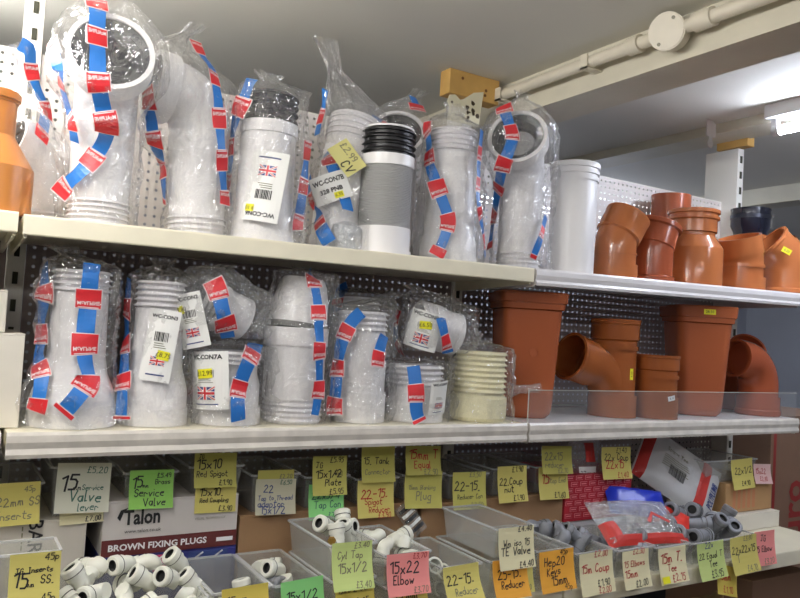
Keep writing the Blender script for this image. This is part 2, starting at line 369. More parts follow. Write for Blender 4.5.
# ---------------------------------------------------------------- the room
ZC = 2.20
CEILM = mat('ceiling_paint', (222, 220, 210), .8, noise_amt=.05, noise_scale=3)
BEAMM = mat('cream_gloss_beam', (214, 208, 188), .5, noise_amt=.10, noise_scale=7)
WALLM = mat('grey_blue_wall_paint', (176, 180, 190), .85, noise_amt=.04, noise_scale=4)
def plain_box(name, a, b, m, bevel=0, parent=None):
    mb = MB(); c = [(x+y)/2 for x, y in zip(a, b)]
    mb.box(*[a[k]-c[k] for k in range(3)], *[b[k]-c[k] for k in range(3)], m); return obj(name, mb, parent, loc=c, bevel=bevel)
ZR = 2.245
mb = MB(); mb.box(-3, -3.5, ZC, 1.21, 1.9, ZC+.12, CEILM); mb.box(1.33, -3.5, ZR, 4.6, 1.9, ZC+.12, CEILM); mb.box(1.21, -3.5, ZC+.05, 1.33, 1.9, ZC+.12, CEILM); struct(obj('ceiling', mb))
struct(plain_box('floor', (-3, -3.5, -.08), (4.6, 1.9, 0), mat('grey_vinyl_floor', (132, 126, 122), .5, noise_amt=.08)))
struct(plain_box('wall_back', (-3, 1.8, 0), (4.6, 1.9, ZC), WALLM))
struct(plain_box('wall_right', (4.5, -3.5, 0), (4.6, 1.8, ZC), WALLM))
mb = MB(); mb.box(-.065, -2.6, -.04, .065, 2.0, .089, BEAMM); mb.box(-.072, -2.6, -.046, -.055, 2.0, -.034, BEAMM); mb.box(-.069, -2.6, .028, -.060, 2.0, .045, BEAMM)
struct(obj('trim_1', mb, loc=(1.272, -.4+.15, ZC-.0445)))
mb = MB(); mb.box(-.06, -2.6, -.015, .06, 2.0, .015, BEAMM); struct(obj('trim_2', mb, loc=(2.065, -.25, ZR-.0155)))
mb = MB(); mb.box(-.06, -2.6, -.035, .06, 2.0, .035, BEAMM); struct(obj('trim_3', mb, loc=(3.0, -.25, ZR-.0355)))

# conduit along the beam, with its round box
CON = mat('cream_painted_conduit', (218, 210, 190), .35, noise_amt=.06)
xc, zc = 1.206-.03, ZC-.037
cdt = thing('conduit', 'cream painted conduit pipe running along the ceiling beam', 'conduit', (xc, .2, zc))
T = Tube((0, .08, 0), (0, -1, 0)); T.r(.0135); T.go(2.0); tube_obj('pipe', T, CON, cdt)
jb = P(663, 21, 0); t = (xc-.02-CAM[0])/(jb[0]-CAM[0]); jb = CAM+(jb-CAM)*t; yj = jb[1]
T = Tube((0, yj-.2+.10, 0), (0, -1, 0)); T.r(.0135).r(.0185).go(.03).r(.0135); tube_obj('coupling', T, CON, cdt)
T = Tube((0, yj-.2-.06, 0), (0, -1, 0)); T.r(.0135).r(.0185).go(.04).r(.0135); tube_obj('coupling', T, CON, cdt)
d = Vector((-.93, -.30, -.18)).normalized()
T = Tube(Vector((.012, yj-.2, 0)), d); T.r(.034).go(.030).r(.0365).go(.006).r(.034).go(.002).r(.0); box_o = tube_obj('junction_box', T, CON, cdt)
for sgn in (1, -1):
    u = Vector((0, 0, 1)).cross(d).normalized(); w = d.cross(u); q = T.p+(u*.5*sgn+w*.75*sgn)*.030
    T2 = Tube(q-d*.001, d, seg=10); T2.r(.0035).go(.0022).r(.0015); tube_obj('screw', T2, mat('screw_steel', (110, 106, 92), .4, metal=.6), box_o)
for yy in (-.25, .05):
    mb = MB(); mb.box(-.018, yy-.01, -.018, .030, yy+.01, -.0145, CON); mb.box(-.018, yy-.01, -.018, -.0145, yy+.01, .014, CON); obj('pipe_clip', mb, cdt)

# ---------------------------------------------------------------- uprights and perforated back panels
YP = .29
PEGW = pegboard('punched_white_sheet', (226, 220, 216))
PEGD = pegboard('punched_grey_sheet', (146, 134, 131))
def upright(x, y, ztop, label, w=.030, dp=.07):
    t = thing('upright', label, 'shelf upright', (x, y, 0))
    mb = MB(); mb.box(-w/2, .001, 0, w/2, dp, ztop, STEELW); obj('post', mb, t, bevel=.0015)
    z = ztop-.035; n = 0
    while z > 1.0 and n < 26:
        mb = MB(); mb.box(-.0045, -.0012, -.011, .0045, .0011, .011, DARK); obj('slot', mb, t, loc=(0, 0, z)); z -= .05; n += 1
    return t
upright(.108, YP-.008, 2.19, 'white slotted upright behind the bagged bend at the left')
upright(1.093, YP-.008, 2.135, 'white slotted upright under the wooden block')
upright(2.133, .235, 2.190, 'white slotted upright behind the black coupling', dp=.12)
def panel(x0, x1, z0, z1, m, label, y=YP):
    t = thing('back_panel', label, 'back panel', ((x0+x1)/2, y, z0)); h = (x1-x0)/2
    mb = MB(); vs = [(-h, 0, 0), (h, 0, 0), (h, 0, z1-z0), (-h, 0, z1-z0)]; mb.add(vs, [(0, 1, 2, 3)], m); obj('punched_sheet', mb, t, fix=False)
    mb = MB(); mb.box(-h, 0, z1-z0, h, .015, z1-z0+.004, STEELW); mb.box(-h, 0, -.004, h, .015, 0, STEELW); obj('folded_edge', mb, t)
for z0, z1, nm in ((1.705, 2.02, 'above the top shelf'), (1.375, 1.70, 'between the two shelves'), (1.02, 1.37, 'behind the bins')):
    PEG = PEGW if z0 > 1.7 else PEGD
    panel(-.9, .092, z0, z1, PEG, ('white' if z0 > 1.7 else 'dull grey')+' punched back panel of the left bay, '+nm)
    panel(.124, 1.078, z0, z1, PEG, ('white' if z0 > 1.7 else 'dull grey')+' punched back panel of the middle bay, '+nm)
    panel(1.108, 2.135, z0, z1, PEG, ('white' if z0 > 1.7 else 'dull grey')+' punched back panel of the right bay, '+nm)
# wooden packing blocks between uprights and ceiling, with painted brackets
WOOD = mat('raw_pine', (206, 164, 92), .6, noise_amt=.15, noise_scale=14); WOODD = mat('pine_knot', (120, 80, 40), .7)
p0 = P(446, 73, YP-.03); p1 = P(492, 100, YP-.03)
wb = thing('wood_block', 'pine block wedged between middle upright and ceiling', 'wood block', ((p0[0]+1.16)/2+.012, YP, 2.137))
mb = MB(); w = (1.16-p0[0])/2; mb.box(-w, -.03, 0, w, .012, ZC-2.1375, WOOD); obj('block', mb, wb, bevel=.002)
for a, b in ((-.5, .7), (.45, .45), (.42, .25)):
    T = Tube((w*a, -.0295, (ZC-2.137)*b), (0, -1, 0), seg=10); T.r(.004).go(.0012).r(.0); tube_obj('knot', T, WOODD, wb)
PAINT = mat('chipped_cream_paint', (226, 220, 190), .45); RUST = mat('chipped_dark_metal', (74, 62, 40), .7)
br = thing('ceiling_bracket', 'chipped cream metal bracket on top of middle upright', 'bracket', (1.068, YP-.034, 2.068))
mb = MB()
prof = [(-.055, .0), (.04, .0), (.05, .09), (.02, .082), (-.01, .060), (-.02, .056), (-.035, .066), (-.052, .062), (-.058, .045), (-.050, .03)]
mb.prism([(a, b) for a, b in prof], -.003, .0, PAINT, axis='y'); obj('plate', mb, br, bevel=.001)
for k in range(9):
    x, z = random.uniform(-.01, .04), random.uniform(.01, .06); mb = MB(); r = random.uniform(.003, .007)
    mb.prism([(x+r*random.uniform(.6, 1.3)*math.cos(a), z+r*random.uniform(.6, 1.3)*math.sin(a)) for a in [i*math.pi/3 for i in range(6)]], -.0036, -.0029, RUST, axis='y'); obj('paint_chip', mb, br)
T = Tube((-.045, -.003, .045), (0, -1, 0), seg=12); T.r(.003).go(.001).r(0.); tube_obj('bolt_hole', T, RUST, br)
plain = P(742, 142, .20)
wb2 = thing('wood_block', 'pine batten end on top of right upright', 'wood block', (2.130, .20, 2.191))
mb = MB(); mb.box(-.020, .0, 0, .016, .11, .045, WOOD); obj('block', mb, wb2, bevel=.002)
kb = P(711, 135, 0); kb = CAM+(kb-CAM)*(1.96/kb[0])
k2 = thing('hanging_bracket', 'painted keyhole shaped metal plate hanging from second ceiling beam', 'bracket', (kb[0], kb[1], kb[2]-.040))
mb = MB(); pr = [(.013*math.cos(a), .013+.013*math.sin(a)) for a in np.linspace(-math.pi*1.3, math.pi*.3, 14)]
mb.prism([(x, z) for x, z in pr]+[(.008, .034), (.022, .036), (.022, .078), (.012, .080), (.012, .090), (-.018, .090), (-.02, .078), (-.02, .036), (-.008, .034)], 0, .004, mat('dull_cream_paint', (220, 212, 206), .6), axis='y'); obj('plate', mb, k2, bevel=.0008)

# ---------------------------------------------------------------- lamps of the room, and added fill tubes
TUBEC = mat('lit_cool_tube', (255, 255, 255), .4, emit=(228, 236, 255), es=100.0)
TUBED = mat('lit_dim_tube', (255, 255, 255), .4, emit=(228, 236, 255), es=55.0)
TUBEH = mat('lit_bright_warm_tube', (255, 255, 255), .4, emit=(253, 250, 246), es=112.0)
TUBEW = mat('lit_fill_tube', (255, 255, 255), .4, emit=(250, 248, 250), es=43.0)
FIX = mat('lamp_batten_white', (235, 235, 235), .4)
def lamp(x, y, z, length, label, along='y', TUBE=None):
    t = thing('fluorescent_lamp', label, 'lamp', (x, y, z))
    d = (0, -1, 0) if along == 'y' else (1, 0, 0); mb = MB()
    if along == 'y': mb.box(-.025, -length-.02, .034, .025, .02, .034+.045, FIX)
    else: mb.box(-.02, -.03, .034, length+.02, .03, .034+.045, FIX)
    obj('batten', mb, t, bevel=.003)
    T = Tube((0, 0, 0), d, ref=(0, 0, 1), seg=16); T.r(.013).go(length); tube_obj('tube', T, TUBE or TUBEW, t)
    for k in (0, length):
        T = Tube(Vector(d)*(k-.004), d, ref=(0, 0, 1), seg=14); T.r(.0155).go(.02 if k == 0 else -.016); T.r(.012); o = tube_obj('end_cap', T, FIX, t)
        mb = MB(); c = Vector(d)*k; mb.box(c.x-.008, c.y-.008, .012, c.x+.008, c.y+.008, .036, FIX); obj('holder', mb, o)
    return t
lp = P(775, 131, .0)
LX = 1.965
lyv = CAM+(lp-CAM)*((LX-CAM[0])/(lp[0]-CAM[0]))
lamp(LX, lyv[1], lyv[2], 1.2, 'lit fluorescent tube under the ceiling at the right edge', TUBE=TUBEC)
lamp(2.0, 1.45, 2.16, 1.2, 'lit fluorescent tube over the next aisle behind the back panels', along='x', TUBE=TUBED)
t = lamp(-.13, .55, 2.035, 1.3, 'lit fluorescent tube hanging over the left end of the shelves', TUBE=TUBEH)
for yy in (-.2, -1.1):
    T = Tube((0, yy, .078), seg=8); T.r(.004).go(ZC-2.035-.079); tube_obj('hanger_rod', T, FIX, t)
lamp(.0, -1.75, 2.118, 1.5, 'added fill tube on the ceiling behind the viewer', along='x')  # unseen tube added to light the shelves from the front
lamp(-.45, -.60, 2.118, 1.2, 'added fill tube over the aisle left of the viewer')  # unseen tube added as fill from the left

# ---------------------------------------------------------------- shelves
def shelf(name, x0, x1, za, zb, yf, label, lipm, lip=.030, strip=False, yb=YP-.004, top=None):
    t = thing(name, label, 'shelf', (x0, yf, za)); t.rotation_euler.y = -math.atan2(zb-za, x1-x0); L = x1-x0; D = yb-yf
    mb = MB(); mb.box(0, .004, -.022, L, D, 0, top or lipm); obj('deck', mb, t, bevel=.001)
    mb = MB()
    if strip: mb.prism([(.004, .0), (-.002, .001), (-.005, -.004), (-.006, -.014), (-.003, -.024), (-.006, -lip+.006), (-.004, -lip), (.004, -lip)], 0, L, lipm)
    else: mb.prism([(.004, .001), (-.001, .001), (-.002, -.002), (-.002, -lip+.002), (0, -lip), (.004, -lip)], 0, L, lipm)
    obj('lip', mb, t)
    for s in (.002, L-.006):
        mb = MB(); mb.prism([(.006, -.001), (D, -.001), (D, -.044), (D-.05, -.044), (.02, -lip-.004), (.006, -lip-.004)], s, s+.004, lipm); obj('end_bracket', mb, t)
    return t
shelf('shelf', -.90, .0865, 1.684, 1.692, 0, 'cream upper shelf of the left bay under the orange reducer', SHELFC)
shelf('shelf', .0935, 1.0905, 1.690, 1.701, 0, 'long cream upper shelf carrying the bagged connectors', SHELFC)
shelf('shelf', 1.0975, 2.098, 1.702, 1.722, .004, 'white upper shelf carrying the terracotta bends', SHELFW, lip=.036, strip=True)
shelf('shelf', -.90, .0865, 1.366, 1.366, 0, 'lower shelf of the left bay carrying white boxes', STRIP, lip=.038, strip=True, top=SHELFC)
shelf('shelf', .0935, 1.0905, 1.366, 1.366, 0, 'lower shelf carrying bagged connectors and the first gully', STRIP, lip=.038, strip=True, top=SHELFC)
shelf('shelf', 1.0975, 2.098, 1.366, 1.366, 0, 'lower shelf behind the clear guard', STRIP, lip=.040, strip=True, top=SHELFW)
YB = -.13; ZB = 1.052
shelf('shelf', -.90, .0865, ZB, ZB, YB, 'deep bin shelf of the left bay', SHELFC, lip=.036)
shelf('shelf', .0935, 1.0905, ZB, ZB, YB, 'deep bin shelf below the push-fit elbows', SHELFC, lip=.036)
shelf('shelf', 1.0975, 2.098, ZB, ZB, YB, 'deep bin shelf below the grey tees', SHELFC, lip=.036)
def zU(x): return 1.690+.011*(x-.0935)+.0008 if x < 1.094 else 1.702+.020*(x-1.0975)+.0008
ZL = 1.3668
# ---------------------------------------------------------------- waste pipe connectors and drain fittings
def on(px, py, Y, z):                                             # a spot on a shelf: X from the pixel column at that depth
    return (P(px, py, Y)[0], Y, z)
def vdir(x, y): return math.degrees(math.atan2(CAM[1]-y, CAM[0]-x))  # the way towards the viewer, in the plan
def connector(label, px, py, Y, shelf, name='pan_connector', dx=0):
    x, y, _ = on(px, py, Y, 0); z = zU(x) if shelf == 'u' else (ZL if shelf == 'l' else shelf)
    return thing(name, label, 'pipe fitting', (x, y, z))
def seal_in(T, parent, r, m=BLACK, depth=.035, core=None):
    """the dark rubber seal seen inside an open socket whose mouth is at the turtle"""
    S_ = T.fork(); S_.move(-.002); S_.r(r).move(-.006).r(r*.93).move(-.004).r(r*.80).move(-.003).r(r*.80).move(-.006).r(r*.66).r(r*.62).move(-depth).r(r*.60)
    if core: K_ = S_.fork(); K_.move(.004); K_.r(r*.595).r(.0); tube_obj('bore', K_, core, parent, False, False)
    return tube_obj('rubber_seal', S_, m, parent, False, True)
def fin_top(T, parent, n, ro, ri, pitch, m=WHITE2, rim=None, hollow=True):
    K = T.fork(); K.fins(n, ro, ri, pitch)
    if hollow: K.r(ri-.004).go(-.03).r(ri-.005)
    tube_obj('fin_sleeve', K, m, parent, True, True); T.p = K.p+K.t*(.03 if hollow else 0); return T
def card_a(code, flip=False, flag=True, bar=True, extra=None):
    def d(sh, w, h):
        g = sh.fn
        if flip: sh.fn = lambda u, v, hh: g(-u, -v, hh)
        sh.print(code, 0, h*.40, min(.011, w*.17), INK, bold=.03)
        if bar: sh.barcode(0, h*.12, w*.45, h*.13)
        for k in range(3): sh.rect(-w*.2, h*(.02-.03*k), w*(.1+.05*k), h*(.03-.03*k), INKLT, .0006)
        if flag: sh.flag(0, -h*.22, w*.46, w*.28)
        sh.rect(-w*.3, -h*.42, w*.3, -h*.40, INKB, .0006)
        if extra: extra(sh, w, h)
        sh.fn = g
    return d

# ---- upper shelf, left to right
t = connector('orange reducer with a narrow rimmed neck at the left edge', -13, 205, .07, 'u', 'drain_reducer', 0)
T = Tube(); T.r(.058).go(.002).r(.0615).go(.072).go(.050, .031); tube_obj('body', T, ORANGE, t, True, False)
K = T.fork(); K.r(.031).go(.052).r(.033).go(.004).r(.036).go(.010).r(.033).go(.003).r(.027).go(-.02); tube_obj('neck', K, ORANGE, t, False, True)

t = connector('bagged connector with dark seal half hidden behind the orange reducer', 36, 205, .215, 'u')
T = Tube(); T.fins(3, .050, .046, .010); tube_obj('fin_sleeve', T, WHITE2, t)
K = T.fork(); K.r(.046).go(.05); K.bend(70, .05, 200); K.r(.056).go(.025); K.r(.050).go(-.02); tube_obj('pipe', K, WHITE, t, False, False); K.go(.02); seal_in(K, t, .050)
b = Bag(t, .010, seed=1, crinkle=.014, fin=(240, .02), neck=(-.01, -.02, .06, .4), m=BAG2); b.tape([(20, 42), (38, 55), (44, 80), (46, 110), (40, 140)], 'b', True)

t = connector('big bagged bend with dark round mouth facing out, tallest at the left', 98, 212, .085, 'u')
x, y, z = t.location; v = vdir(x, y)
T = Tube(); T.fins(5, .0505, .0465, .0085); tube_obj('fin_sleeve', T, WHITE2, t, True, False)
K = T.fork(); K.r(.0465).go(.06, .049).go(.085, .050); K.bend(76, .070, v+1, 9); tube_obj('pipe', K, WHITE, t, False, False)
S2 = K.fork(); S2.r(.050).r(.060).go(.010, .066).go(.036).go(.003, .0655).r(.058).go(-.02); tube_obj('socket', S2, WHITE, t, False, False); S2.go(.018); seal_in(S2, t, .058, DARKSEAL)
b = Bag(t, .006, seed=2, fin=[(190, .012), (330, .012)], neck=(.0, .0, .035, .5)); 
b.tape([(97, 0), (97, 14), (97, 40), (97, 62), (98, 85), (104, 112), (108, 132), (100, 150), (84, 170), (66, 186), (58, 196)], 'r', True)
b.tape([(52, 40), (58, 66), (66, 92), (72, 120), (76, 142)], 'r', True, wr=.028, wb=.02)

t = connector('bagged bend leaning over to the left, top beside the big mouth', 197, 224, .105, 'u')
T = Tube(d=(-.04, 0, 1)); T.fins(4, .0525, .0485, .0095); tube_obj('fin_sleeve', T, WHITE2, t, True, False)
K = T.fork(); K.r(.0485).go(.06, .050).go(.100, .054); K.bend(82, .062, 184, 9); tube_obj('pipe', K, WHITE, t, False, False)
S2 = K.fork(); S2.r(.054).r(.060).go(.004, .062).go(.030).r(.053).go(-.02); tube_obj('socket', S2, WHITE, t, False, False); S2.go(.02); seal_in(S2, t, .053)
b = Bag(t, .006, seed=3, fin=[(250, .012), (345, .018)], neck=(.03, .0, .035, .5))
b.tape([(146, 45), (148, 78), (150, 108), (154, 138), (162, 165), (164, 185), (158, 205)], 'b', True)
b.tape([(200, 40), (210, 60), (216, 90), (219, 122), (221, 150), (222, 180), (224, 205)], 'r', True, wr=.026, wb=.018)

t = connector('bagged straight connector with dark finned top and upside down product card', 262, 234, .085, 'u')
T = Tube(); T.r(.060).go(.012).r(.0575).go(.03).go(.012, .0535).go(.148, .051); tube_obj('pipe', T, WHITE, t, True, False)
K = T.fork(); K.r(.0545).go(.022).r(.050); tube_obj('collar', K, WHITE, t, True, True)
K2 = K.fork(); K2.fins(4, .0535, .046, .0140); K2.r(.042).go(-.03); tube_obj('fin_sleeve', K2, DARKSEAL, t)
b = Bag(t, .007, seed=4, fin=[(200, .015), (320, .018)], neck=(-.005, 0, .02, .5), crinkle=.010)
b.tape([(252, 78), (244, 100), (236, 122), (232, 145), (230, 168), (226, 190), (228, 205)], 'b', True)
b.tape([(312, 140), (306, 165), (302, 190), (300, 212), (297, 232)], 'r', True, wr=.03)
fn, c = b.card(265, 186, .068, .128, -6, card_a('WC-CON6', True), bow=5); sticker(fn, c, -.020, -.042, .016, .013, txt='9.10', roll=180)

t = connector('bagged flexible connector under a gathered bag peak with handwritten yellow tag', 334, 240, .125, 'u')
T = Tube(d=(.05, 0, 1)); T.r(.052).go(.03).r(.049).go(.09); T.bend(10, .2, 20, 4); T.go(.075, .051); tube_obj('pipe', T, WHITE, t, True, False)
K = T.fork(); K.fins(4, .056, .052, .012); K.r(.054).go(.006).r(.047).go(-.04); tube_obj('fin_sleeve', K, WHITE2, t)
T = Tube((.0, -.045, .006), (.1, -.1, 1), seg=20); T.r(.03).go(.01, .034).go(.035, .030).go(.010, .012); tube_obj('bubble_pouch', T, mat('bubbled_white_film', (205, 208, 212), .35, bump=.8, bump_scale=90), t)
b = Bag(t, .007, seed=5, fin=[(215, .02), (300, .01)], neck=(-.045, -.02, .07, .5), crinkle=.012)
b.tape([(313, 90), (320, 106), (318, 122), (314, 135)], 'b', True)
b.tape([(326, 150), (334, 172), (344, 195), (348, 212)], 'b', True)
b.tape([(306, 178), (312, 205), (320, 226), (330, 244)], 'b', True, wr=.03, wb=.028)
def d7(sh, w, h):
    sh.print('WC-CON7B', 0, h*.24, .0135, INK, bold=.03, width=w*.86); sh.print('328 PNB', 0, -h*.10, .012, INK, bold=.03, width=w*.62)
fn, c = b.card(330, 188, .074, .056, 22, d7); sticker(fn, c, .012, -.018, .018, .012, txt='6.35', roll=0)
p_, n_ = b.at(346, 160); r_ = math.radians(-52); ux = Vector((0, 0, 1)).cross(n_).normalized(); uy = n_.cross(ux); q_ = Matrix.Rotation(r_, 3, n_)
sh = Sheet(plane_fn(p_+n_*.009, q_@ux, q_@uy)); sh.rect(-.034, -.024, .034, .024, mat('tag_paper', (218, 212, 140), .75)); sh.hand('£2.99', -.028, .004, .013, INKLT, w=.0018); sh.hand('CV', .004, -.019, .018, INK, w=.0024); o = sh.obj('handwritten_tag', t); o['label'] = 'pale yellow handwritten tag'

t = connector('bagged open ring of a connector behind the grey connector', 391, 245, .215, 'u')
x, y, z = t.location; v = vdir(x, y)
T = Tube(); T.fins(4, .052, .048, .010); tube_obj('fin_sleeve', T, WHITE2, t, True, False)
K = T.fork(); K.r(.048).go(.168); K.bend(62, .07, v, 8); tube_obj('pipe', K, WHITE, t, False, False)
S2 = K.fork(); S2.r(.048).r(.062).go(.03).go(.002, .061).r(.053).go(-.03); tube_obj('socket', S2, WHITE, t, False, False); S2.go(.028); seal_in(S2, t, .053)
b = Bag(t, .006, seed=6, fin=[(330, .02)], neck=(.03, 0, .03, .5)); b.tape([(372, 118), (388, 128), (402, 132)], 'b', wr=.02, wb=.018); b.tape([(412, 96), (418, 112)], 'b', wb=.02)

t = connector('grey ribbed connector with black finned top, unwrapped', 382, 252, .068, 'u')
T = Tube(); T.r(.0585).go(.010).r(.0555).go(.045); tube_obj('base_socket', T, WHITE, t)
K = T.fork(); K.r(.052)
for k in range(37): K.go(.0011, .0535).go(.0011).go(.0011, .0520)
tube_obj('ribbed_body', K, GREYF, t, False, False, 60)
C2 = K.fork(); C2.r(.0555).go(.022).r(.053); tube_obj('collar', C2, WHITE, t)
F2 = C2.fork(); F2.fins(4, .0565, .050, .0135); tube_obj('fin_sleeve', F2, BLACK, t)
R2 = F2.fork(); R2.r(.052).go(.004).r(.046).go(-.03); tube_obj('rim', R2, WHITE, t)

t = connector('bagged connector with white finned top left of the round mouthed bend', 447, 257, .085, 'u')
T = Tube(); T.r(.064).go(.012).r(.0615).go(.035).go(.012, .055).go(.175, .050); tube_obj('pipe', T, WHITE, t, True, False)
fin_top(T, t, 5, .0545, .0490, .0105)
b = Bag(t, .008, seed=7, fin=[(200, .022), (345, .016)], neck=(0, 0, .03, .5), crinkle=.012)
b.tape([(425, 118), (429, 140), (431, 165), (436, 185), (444, 205), (450, 222), (444, 240), (436, 256)], 'r', False)
b.tape([(481, 130), (478, 160), (476, 190), (482, 235), (488, 256)], 'b', wr=.02, wb=.014)

t = connector('bagged bend with grey ringed round mouth, last one before the bare white pipe', 518, 258, .085, 'u')
x, y, z = t.location; v = vdir(x, y)
T = Tube(); T.fins(4, .0505, .0465, .0095); tube_obj('fin_sleeve', T, WHITE2, t, True, False)
K = T.fork(); K.r(.0465).go(.12, .049).go(.050, .050); K.bend(72, .070, v-10, 9); tube_obj('pipe', K, WHITE, t, False, False)
S2 = K.fork(); S2.r(.050).r(.060).go(.008, .066).go(.034).r(.0575).go(-.02); tube_obj('socket', S2, WHITE, t, False, False); S2.go(.018); seal_in(S2, t, .0575, DARKSEAL, .016, GREYF)
b = Bag(t, .008, seed=8, fin=[(200, .015), (330, .024)], neck=(0, 0, .02, .5), crinkle=.012)
b.tape([(502, 104), (508, 122), (514, 138), (508, 152), (502, 168), (499, 188), (496, 208), (492, 232), (486, 250)], 'r', False)
b.tape([(546, 215), (540, 238), (532, 258)], 'b', wr=.022, wb=.018)

t = connector('bare white straight pipe with two top rings', 570, 272, .075, 'u')
T = Tube(d=(0, 0, 1), seg=36); T.r(.0540).go(.185, .0545); T.go(.006, .0535).go(.03, .054); tube_obj('pipe', T, WHITE, t, True, False)
K = T.fork(); K.r(.057).go(.010).r(.054).go(.006).r(.0585).go(.008).r(.055).go(.006).r(.0595).go(.010).go(.003, .058).r(.051).go(-.05); tube_obj('ringed_end', K, WHITE, t, False, True)

# ---- upper shelf, right bay
def socket(T, parent, r, length, m, lip=.003, mouth=None, name='socket', inner=CLAYIN):
    K = T.fork(); K.r(r-.004).go(.004, r).go(length-.012).go(.002, r+lip).go(.006).go(.002, r+lip-.001).r(r-.006).go(-length*.8); tube_obj(name, K, m, parent, False, True); return K
t = connector('terracotta bend leaning right, next to the bare white pipe', 614, 272, .075, 'u', 'drain_bend')
T = Tube(); T.r(.0565).go(.034).r(.0515).go(.024).r(.054).go(.005).r(.0515).go(.014); T.bend(30, .07, -5, 6); T.go(.004); tube_obj('body', T, CLAY, t)
K = T.fork(); K.move(-.012); K.r(.0525).go(.004, .0565).go(.050).go(.002, .0575).go(.008).r(.052).go(-.04); tube_obj('socket', K, CLAY, t)
t = connector('dark terracotta bend with a flared top collar', 651, 278, .075, 'u', 'drain_bend')
T = Tube(); T.r(.0555).go(.004, .058).go(.008).go(.003, .0525).go(.062); T.bend(17, .09, 0, 5); tube_obj('body', T, CLAY2, t)
K = T.fork(); K.move(-.014); K.r(.0525).go(.003, .0555).go(.046).go(.003, .062).go(.010).go(.002, .0605).r(.053).go(-.04); tube_obj('socket', K, CLAY2, t)
t = connector('terracotta pipe collar standing behind the flared bend', 668, 270, .215, 'u', 'drain_coupling')
T = Tube(); T.r(.052).go(.185).r(.056).go(.085).r(.049).go(-.04); tube_obj('body', T, CLAY2, t)
K = Tube((0, 0, .182)); K.r(.0555).go(.006).r(.053); tube_obj('collar', K, CLAY2, t)
t = connector('broad terracotta reducer with a cone shoulder', 691, 284, .085, 'u', 'drain_reducer')
T = Tube(seg=36); T.r(.0785).go(.098).go(.004, .0775).go(.032, .0560).go(.008); tube_obj('body', T, CLAY, t, True, False)
K = T.fork(); K.r(.0545).go(.002, .0610).go(.032).go(.003, .0670).go(.006).go(.002, .0625).go(.006).go(.002, .068).go(.008).go(.002, .0645).r(.056).go(-.05); tube_obj('socket', K, CLAY, t, False, True)
t = connector('terracotta bend leaning left in front of the black coupling', 741, 288, .075, 'u', 'drain_bend')
T = Tube(); T.r(.0640).go(.036).r(.0575).go(.026).r(.0615).go(.010).r(.0570).go(.006); tube_obj('body', T, CLAY, t)
K = T.fork(); K.move(-.008); K.r(.0575); K.bend(18, .10, 182, 4); K.r(.0605).go(.052).r(.054).go(-.04); tube_obj('socket', K, CLAY, t)
t = connector('terracotta coupling mostly hidden under the black rubber coupling', 748, 284, .205, 'u', 'drain_coupling'); cx0 = t.location
T = Tube(); T.r(.055).go(.185).r(.050).go(-.03); tube_obj('body', T, CLAY, t); K = Tube((0, 0, .173)); K.r(.0575).go(.012).r(.056); tube_obj('collar', K, CLAY, t)
NAVY = mat('black_shiny_rubber', (26, 28, 40), .2)
t = thing('rubber_coupling', 'black rubber coupling with metal clip, standing at the back', 'pipe fitting', (cx0.x, cx0.y, cx0.z+.1855))
T = Tube(); T.r(.047).go(.012, .050).go(.018, .058).go(.050).r(.059).go(.004).r(.051).go(-.05); tube_obj('sleeve', T, NAVY, t)
K = Tube((0, 0, .052)); K.r(.0585).r(.0598).go(.012).r(.0585); k = tube_obj('band_clip', K, mat('steel_band', (46, 48, 58), .3, metal=.5), t)
mb = MB(); mb.box(.055, -.03, .03, .068, -.018, .072, mat('bright_steel', (210, 206, 200), .25, metal=.8)); mb.box(.06, -.03, .066, .078, -.02, .074, _m['bright_steel']); mb.box(.058, -.028, .028, .074, -.02, .036, _m['bright_steel']); obj('clip_screw', mb, k)
t = connector('terracotta bend with dark open mouth and a yellow sticker at the right end', 786, 293, .073, 'u', 'drain_bend')
T = Tube(); T.r(.064).go(.003, .067).go(.010).go(.003, .0635).go(.048); T.bend(50, .085, 150, 7); tube_obj('body', T, CLAY, t, True, False)
K = T.fork(); K.move(-.006); K.r(.0635).go(.003, .0605).go(.030).go(.003, .0645).go(.008).r(.056).go(-.07, .052).r(.0); tube_obj('socket', K, CLAY, t, False, False)
def mesh_at(t, px, py):
    """the point and normal of a thing's own surface that lies at that spot"""
    best = None
    for c in t.children:
        for v in c.data.vertices:
            w = np.array(v.co)+np.array(t.location)
            if np.dot(np.array(v.normal), CAM-w) <= 0: continue
            d = ((Q(w)-np.array([px, py]))**2).sum()
            if best is None or d < best[0]: best = (d, v.co.copy(), v.normal.copy())
    return best[1], best[2]
q, n = mesh_at(t, 784, 248); ux = Vector((0, 0, 1)).cross(n).normalized(); rr = Matrix.Rotation(-.45, 3, n)
sh = Sheet(plane_fn(q+n*.0015, rr@ux, rr@n.cross(ux), bow=6)); sh.rect(-.014, -.008, .014, .008, STICK, 0, 3, 1); sh.print('6.20', 0, 0, .010, INKLT); sh.obj('price_sticker', t)
